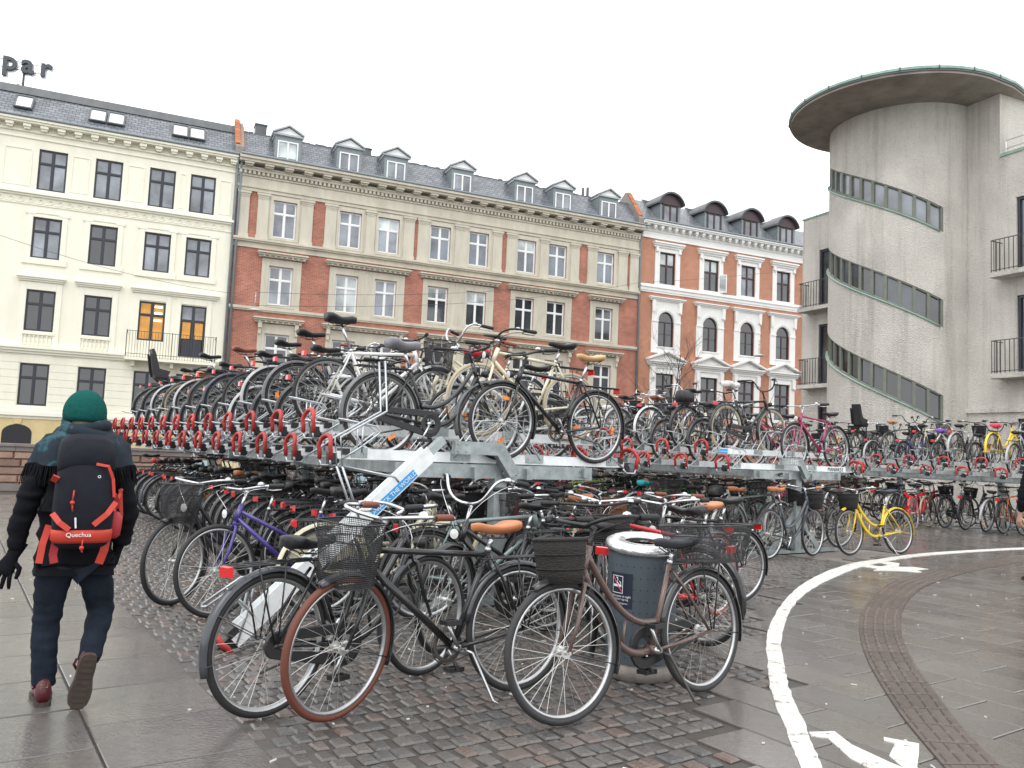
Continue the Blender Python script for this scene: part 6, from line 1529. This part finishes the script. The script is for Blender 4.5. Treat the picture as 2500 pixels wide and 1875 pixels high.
def boot(parent, M_, mats=('boot','sole'), L=.26):
    b = MB(); rings = []
    for y, w, h in ((-.075,.032,.1),(-.05,.042,.135),(-.01,.043,.14),(.035,.043,.105),(.08,.048,.07),(.13,.05,.055),(.165,.04,.045),(.182,.022,.032)):
        rings.append([M_@Vector((w*cos(a)*(1 if sin(a) < 0 else .85), y, .018+(h-.018)*max(0, .5+.5*sin(a)))) for a in [2*pi*k/14 for k in range(14)]])
    up = b.loft(rings).obj('boot', mats[0], parent, True)
    b = MB(); prof = [(-.034,-.07),(-.026,-.084),(0,-.09),(.026,-.084),(.034,-.07),(.04,-.02),(.038,.03),(.05,.09),(.05,.13),(.042,.165),(.02,.187),(0,.19),(-.02,.187),(-.042,.165),(-.05,.13),(-.05,.09),(-.038,.03),(-.04,-.02)]
    n = len(prof); b.add([M_@Vector((x,y,0)) for x,y in prof]+[M_@Vector((x*1.04,y*1.01,.024)) for x,y in prof], [tuple(range(n))[::-1], tuple(range(n,2*n))]+[(i,(i+1)%n,(i+1)%n+n,i+n) for i in range(n)])
    for i in range(9):
        y = -.07+i*.03; b.box(-.03,.03,y,y+.012,-.004,.001,M_)
    b.obj('sole', mats[1], up)
    b = MB(); b.tube([M_@Vector((-.044,-.03,.085)), M_@Vector((-.05,0,.09)), M_@Vector((-.03,.03,.1)), M_@Vector((0,.04,.11))], .007, 5); b.obj('boot_strap', mats[0], up)
    b = MB(); c = M_@Vector((.0,-.086,.11)); q = M_.to_3x3()@Vector((1,0,0)); z_ = M_.to_3x3()@Vector((0,0,1)); b.tube([c+q*.014+z_*.012, c-q*.014+z_*.012, c-q*.014-z_*.012, c+q*.014-z_*.012], .003, 4, closed=True); b.obj('buckle', 'buckle', up)
    return up
def head(parent, c, yaw, s=1.0, mat='skin'):
    M_ = Matrix.Translation(c)@Matrix.Rotation(yaw,4,'Z')@Matrix.Scale(s,4); b = MB(); rings = []
    for j in range(15):
        ph = -pi/2+pi*j/14; z = .115*sin(ph)
        ring = []
        for k in range(20):
            a = 2*pi*k/20; x = .075*cos(ph)*cos(a); y = .095*cos(ph)*sin(a)
            if z < -.03: y += .012*max(0, sin(a)); x *= .93
            f = max(0, sin(a))**12
            if -.045 < z < .01: y += .02*f*(1-abs(z+.022)/.035) if abs(z+.022) < .035 else 0      # nose
            if -.005 < z < .03: y -= .008*(abs(cos(a)) > .25 and abs(cos(a)) < .6 and sin(a) > 0)   # eye sockets
            if -.075 < z < -.055: y += .006*f                                                       # lips
            ring.append(M_@Vector((x,y,z)))
        rings.append(ring)
    h = b.loft(rings).obj('head', mat, parent, True)
    for e in (-1,1):
        MB().lathe([(0,-.006),(.012,-.006),(.019,0),(.016,.006),(.006,.003),(0,.003)], 12, M_@Matrix.Translation((e*.074,-.005,-.005))@Matrix.Rotation(e*pi/2,4,'Y')@Matrix.Diagonal((1.5,1,1,1))).obj('ear', mat, h, True)
        MB().lathe([(0,-.011),(.008,-.008),(.011,0),(.008,.008),(0,.011)], 10, M_@Matrix.Translation((e*.028,.079,.012))).obj('eye', 'off_white', h, True)
    MB().tube([M_@Vector((-.022,.094,-.062)), M_@Vector((0,.1,-.064)), M_@Vector((.022,.094,-.062))], .005, 5).obj('mouth', 'pack_dark_red', h)
    b = MB()
    for e in (-1,1): b.tube([M_@Vector((e*.03+.024*cos(t_), .104, .008+.02*sin(t_))) for t_ in [2*pi*i/12 for i in range(12)]], .002, 4, closed=True); b.tube([M_@Vector((e*.054,.103,.012)), M_@Vector((e*.078,.0,.012))], .002, 4)
    b.obj('glasses', 'boot', h)
    return h, M_
def ribbon(pts, w, nrm, th=.003):
    b = MB(); vs = []
    pts = [Vector(p) for p in pts]; nrm = Vector(nrm)
    for i, p in enumerate(pts):
        d = (pts[min(i+1,len(pts)-1)]-pts[max(i-1,0)]).normalized(); s = d.cross(nrm).normalized(); q = s.cross(d).normalized()
        vs += [p+s*w/2+q*th, p-s*w/2+q*th, p-s*w/2-q*th, p+s*w/2-q*th]
    fs = [(0,1,2,3), tuple(len(vs)-1-k for k in range(4))]
    for i in range(len(pts)-1):
        for k in range(4): fs.append((i*4+k, i*4+4+k, i*4+4+(k+1)%4, i*4+(k+1)%4))
    b.add(vs, fs); return b
pe = empty('person', (-2.205,4.27,0), TA+rad(-2), 'person walking away in black coat, green beanie and black and red backpack', 'person')
body = {'pelvis':((0,0,.78),(.12,.09)),'belly':((0,.01,.93),(.11,.085)),'chest':((0,.02,1.12),(.13,.09)),'neck':((0,.05,1.3),.05),'skull':((0,.06,1.38),.055),
 'lh':((-.085,0,.72),.075),'lk':((-.095,.045,.41),.05),'la':((-.09,-.005,.1),.036),'rh':((.085,0,.72),.075),'rk':((.145,.07,.42),.05),'ra':((.08,-.15,.23),.036),
 'ls':((-.15,.03,1.2),.055),'le':((-.235,-.02,.97),.04),'lw':((-.268,-.01,.76),.026),'rs':((.15,.03,1.2),.055),'re':((.22,-.02,.97),.04),'rw':((.21,.045,.77),.026)}
be = [('pelvis','belly'),('belly','chest'),('chest','neck'),('neck','skull'),('pelvis','lh'),('lh','lk'),('lk','la'),('pelvis','rh'),('rh','rk'),('rk','ra'),('chest','ls'),('ls','le'),('le','lw'),('chest','rs'),('rs','re'),('re','rw')]
skin('body', 'skin', body, be, 'pelvis', pe)
jn = {'p':((0,0,.77),(.145,.11)),'lh':((-.088,-.005,.68),.098),'lt':((-.092,.015,.54),.084),'lk':((-.098,.045,.41),.069),'lc':((-.098,.02,.27),.066),'la':((-.092,0,.12),.06),'lb':((-.092,0,.075),.062),
 'rh':((.088,0,.68),.098),'rt':((.125,.03,.55),.084),'rk':((.15,.068,.43),.069),'rc':((.12,-.05,.34),.064),'ra':((.09,-.15,.245),.054),'rb':((.085,-.17,.215),.055)}
skin('jeans', 'jeans', jn, [('p','lh'),('lh','lt'),('lt','lk'),('lk','lc'),('lc','la'),('la','lb'),('p','rh'),('rh','rt'),('rt','rk'),('rk','rc'),('rc','ra'),('ra','rb')], 'p', pe, wrinkle=.009)
ct = {'h':((0,-.0,.7),(.18,.13)),'p':((0,0,.8),(.18,.13)),'b':((0,.01,.95),(.175,.12)),'c':((0,.02,1.12),(.18,.125)),'n':((0,.04,1.27),(.12,.1)),
 'ls':((-.15,.02,1.21),.078),'l1':((-.205,0,1.09),.064),'le':((-.24,-.02,.97),.06),'l2':((-.255,-.015,.87),.053),'lw':((-.268,-.01,.765),.044),
 'rs':((.15,.02,1.21),.078),'r1':((.2,0,1.09),.064),'re':((.225,-.02,.97),.061),'r2':((.225,.01,.87),.054),'rw':((.212,.04,.775),.046)}
skin('coat', 'coat', ct, [('h','p'),('p','b'),('b','c'),('c','n'),('c','ls'),('ls','l1'),('l1','le'),('le','l2'),('l2','lw'),('c','rs'),('rs','r1'),('r1','re'),('re','r2'),('r2','rw')], 'p', pe, wrinkle=.017, seed=5)
glove(pe, (-.275,-.012,.735), (-.38,-.12,-.9), (.3,.6,.2), 'coat', side=1, splay=.2)
glove(pe, (.205,.055,.745), (-.12,.25,-.95), (-.8,.3,0), 'coat', side=-1, bend=.35)
boot(pe, Matrix.Translation((-.092,-.0,.0)))
boot(pe, Matrix.Translation((.075,-.2,.215))@Matrix.Rotation(rad(8),4,'Y')@Matrix.Rotation(rad(-80),4,'X')@Matrix.Translation((0,.02,-.03)))
hd, HM = head(pe, (0,.06,1.435), rad(-22))
b = MB(); rings = []
for j in range(14):
    ph = -.38+ (pi/2+.38)*j/13; r0 = .106 if j else .098
    rings.append([HM@Vector(((r0*cos(ph) if j < 13 else .004)*(1+.032*(k%2))*cos(2*pi*k/96)*.95, (r0*cos(ph) if j < 13 else .004)*(1+.032*(k%2))*sin(2*pi*k/96)*1.08-.008, (.02+.128*sin(ph) if ph > 0 else .02+.11*sin(ph)))) for k in range(96)])
b.loft(rings).obj('beanie', 'green_wool', hd, True)
b = MB(); b.tube([HM@Vector((.103*cos(t_)*.95, .103*sin(t_)*1.08-.008, .0+.03*sin(t_)-.01)) for t_ in [2*pi*i/40 for i in range(40)]], .009, 7, closed=True); b.obj('beanie_cuff', 'green_wool', hd, True)
b = MB()
for rr_, zz, tb_, ph in ((.1,1.35,.04,0),(.12,1.31,.045,1.3),(.09,1.385,.03,2.2)): b.tube([Vector(((rr_+.012*sin(3*t_+ph))*cos(t_), .04+(rr_+.01)*sin(t_), zz+.014*sin(2*t_+ph))) for t_ in [2*pi*i/28 for i in range(28)]], tb_, 9, closed=True)
sf = b.obj('scarf', 'plaid_wool', pe, True)
b = MB(); rings = []
for f, rx, ry, z in ((0,.12,.1,1.345),(.3,.17,.13,1.335),(.6,.212,.145,1.295),(1,.242,.16,1.215)):
    rings.append([Vector(((rx+.012*sin(9*t_+f*4))*cos(t_), .03+(ry+.012*sin(7*t_+f*5))*sin(t_), z+.012*sin(5*t_+f*3)-(.03*abs(cos(t_)) if f == 1 else 0))) for t_ in [2*pi*i/60 for i in range(60)]])
b.loft(rings, cap=False); b.obj('shawl', 'plaid_wool', sf, True)
b = MB(); rf_ = random.Random(8)
for t_ in [2*pi*i/150 for i in range(150)]:
    p = Vector(((.242+.012*sin(9*t_+4))*cos(t_), .03+(.16+.012*sin(7*t_+5))*sin(t_), 1.215+.012*sin(5*t_+3)-.03*abs(cos(t_)))); o_ = Vector((cos(t_)*.02+rf_.uniform(-.012,.012), sin(t_)*.02+rf_.uniform(-.01,.01), -rf_.uniform(.07,.11)))
    if abs(cos(t_)) > .45: b.tube([p, p+o_*.5+Vector((rf_.uniform(-.006,.006),0,0)), p+o_], [.0035,.003,.0015], 4)
b.obj('fringe', 'coat', sf, kind='stuff')
# backpack
bpk = []
def bring(z, w, d, yc, n=24, sq=.55, wob=0): return [Vector((w/2*math.copysign(abs(cos(a))**sq, cos(a)), yc+d/2*math.copysign(abs(sin(a))**sq, sin(a)), z+wob*sin(3*a))) for a in [2*pi*k/n for k in range(n)]]
b = MB().loft([bring(0.790,0.172,0.090,-.2), bring(0.812,0.232,0.153,-.215), bring(0.870,0.258,0.180,-.22), bring(0.959,0.271,0.189,-.225), bring(1.047,0.267,0.189,-.22), bring(1.118,0.258,0.180,-.215,wob=.006), bring(1.180,0.245,0.171,-.205,wob=.01), bring(1.220,0.215,0.153,-.2,wob=.012)])
bk_ = b.obj('backpack', 'pack_grey', pe, True)
MB().loft([bring(1.17,.25,.15,-.2,wob=.01), bring(1.2,.262,.175,-.205,wob=.012), bring(1.26,.255,.175,-.195,wob=.014), bring(1.315,.235,.15,-.18,wob=.01), bring(1.345,.16,.09,-.165), bring(1.352,.08,.04,-.155)]).obj('lid', 'pack_grey', bk_, True)
MB().loft([bring(0.824,0.249,0.171,-.215), bring(0.839,0.268,0.191,-.218), bring(0.874,0.273,0.196,-.222), bring(0.888,0.267,0.184,-.222)]).obj('base_band', 'pack_red', bk_, True)
MB().loft([bring(0.879,0.086,0.108,-.2), bring(0.896,0.103,0.126,-.2), bring(1.012,0.086,0.117,-.2), bring(1.030,0.052,0.072,-.2)]).v
YB = -.325
for pts, w, mt_ in (([(-0.136,-.29,0.967),(-0.106,YB+.005,0.927),(-0.062,YB,0.892)],.026,'pack_red'), ([(0.136,-.29,1.021),(0.097,YB,0.967),(0.040,YB-.003,0.914)],.026,'pack_red'),
    ([(0.035,YB+.025,1.207),(0.088,-.31,1.198),(0.114,-.3,1.136),(0.125,-.3,1.047)],.014,'pack_red'), ([(0.125,-.28,1.056),(0.141,-.26,1.029),(0.145,-.24,0.985)],.03,'pack_dark_red'),
    ([(-0.141,-.22,0.905),(-0.163,-.24,0.817),(-0.172,-.25,0.728)],.03,'pack_red'), ([(-0.106,-.23,0.834),(-0.114,-.22,0.763),(-0.106,-.22,0.723)],.035,'pack_dark_red'),
    ([(0.114,-.24,0.852),(0.106,-.24,0.781),(0.088,-.23,0.715)],.038,'pack_red'), ([(0.141,-.2,0.967),(0.167,-.12,1.029),(0.185,-.08,1.074)],.014,'pack_red'), ([(0.176,-.1,1.074),(0.189,-.1,0.941),(0.185,-.1,0.870)],.018,'pack_red'), ([(-0.141,-.25,1.118),(-0.132,-.3,1.145)],.03,'pack_red')):
    ribbon(pts, w, (0.000,-1,0.142)).obj('strap', mt_, bk_)
for e in (-1,1): ribbon([(e*.09,-.1,1.28),(e*.1,.02,1.33),(e*.11,.13,1.25),(e*.12,.14,1.1),(e*.13,.02,.95),(e*.13,-.1,.86)], .05, (e*.3,0,1), .006).obj('shoulder_strap', 'pack_grey', bk_)
MB().loft([bring(0.834,0.017,0.027,-.2), bring(0.852,0.052,0.072,-.2), bring(0.941,0.065,0.090,-.2), bring(0.967,0.026,0.045,-.2)]).obj('side_pocket', 'pack_dark_red', bk_, True, loc=(.15,0,0))
for x, z, L in ((-.055,1.08,.1),(.0,.845,.06)):
    b = MB(); b.tube([(x,YB-.006,z),(x-.004,YB-.012,z-L*.5)], .004, 5); b.lathe([(0,-.011),(.009,-.007),(.011,0),(.009,.007),(0,.011)], 8, Matrix.Translation((x-.004,YB-.012,z-L*.5-.008))); b.tube([(x-.004,YB-.012,z-L*.5-.015),(x,YB-.012,z-L)], .0035, 4); b.obj('zip_pull', 'pack_red', bk_, True)
lettering('Quechua', .03, 'sign_white', bk_, Matrix.Translation((-.02,YB+.0,.858))@Matrix.Rotation(pi/2,4,'X'), .0008)
lettering('o', .03, 'sign_white', bk_, Matrix.Translation((.05,YB+.004,1.14))@Matrix.Rotation(pi/2,4,'X'), .0008, name='logo')
b = MB(); b.tube([(-.04,YB-.003,.95),(-.035,YB-.003,.9)], .004, 4); b.obj('reflective_tab', 'sign_white', bk_)
# second person, mostly outside the right edge
p2 = empty('person', (6.745,10.4,0), rad(8), 'person in a black fleece coat cut off by the right edge, only an arm showing', 'person')
sc_ = 1.1
bd = {k: (tuple(c*sc_ for c in v[0]), (tuple(r*sc_ for r in v[1]) if isinstance(v[1], tuple) else v[1]*sc_)) for k, v in body.items()}
def S2(nd, mp): return {k: (tuple(c*sc_ for c in mp.get(k, v[0])), (tuple(r*sc_ for r in v[1]) if isinstance(v[1], tuple) else v[1]*sc_)) for k, v in nd.items()}
st_b = S2(body, {'rk':(.09,.03,.41),'ra':(.09,0,.1),'le':(-.22,0,.97),'lw':(-.225,.06,.76),'re':(.22,0,.97),'rw':(.225,.06,.76)})
skin('body', 'skin', st_b, be, 'pelvis', p2)
skin('trousers', 'jeans', S2(jn, {'rt':(.09,.015,.54),'rk':(.095,.03,.41),'rc':(.095,.02,.27),'ra':(.092,0,.12),'rb':(.092,0,.075)}), [('p','lh'),('lh','lt'),('lt','lk'),('lk','lc'),('lc','la'),('la','lb'),('p','rh'),('rh','rt'),('rt','rk'),('rk','rc'),('rc','ra'),('ra','rb')], 'p', p2)
skin('fleece_coat', 'coat', S2(ct, {'le':(-.24,0,.96),'l2':(-.235,.02,.86),'lw':(-.23,.05,.78),'re':(.24,0,.96),'r2':(.235,.02,.86),'rw':(.23,.05,.78)}), [('h','p'),('p','b'),('b','c'),('c','n'),('c','ls'),('ls','l1'),('l1','le'),('le','l2'),('l2','lw'),('c','rs'),('rs','r1'),('r1','re'),('re','r2'),('r2','rw')], 'p', p2, wrinkle=.015)
glove(p2, (-.25,.07,.81), (0,.15,-1), (.9,.2,0), 'skin', side=1, name='hand'); glove(p2, (.25,.07,.81), (0,.15,-1), (-.9,.2,0), 'skin', side=-1, name='hand')
h2_, HM2 = head(p2, (0,.07,1.58), 0, 1.08)
MB().loft([[HM2@Vector((.084*cos(ph)*cos(2*pi*k/24), .1*cos(ph)*sin(2*pi*k/24)-.014, .02+.11*sin(ph))) for k in range(24)] for ph in [-.5+(pi/2+.49)*j/10 for j in range(11)]]).obj('hair', 'hair', h2_, True)
for e in (-1,1): boot(p2, Matrix.Translation((e*.1,0,0))@Matrix.Scale(1.1,4))
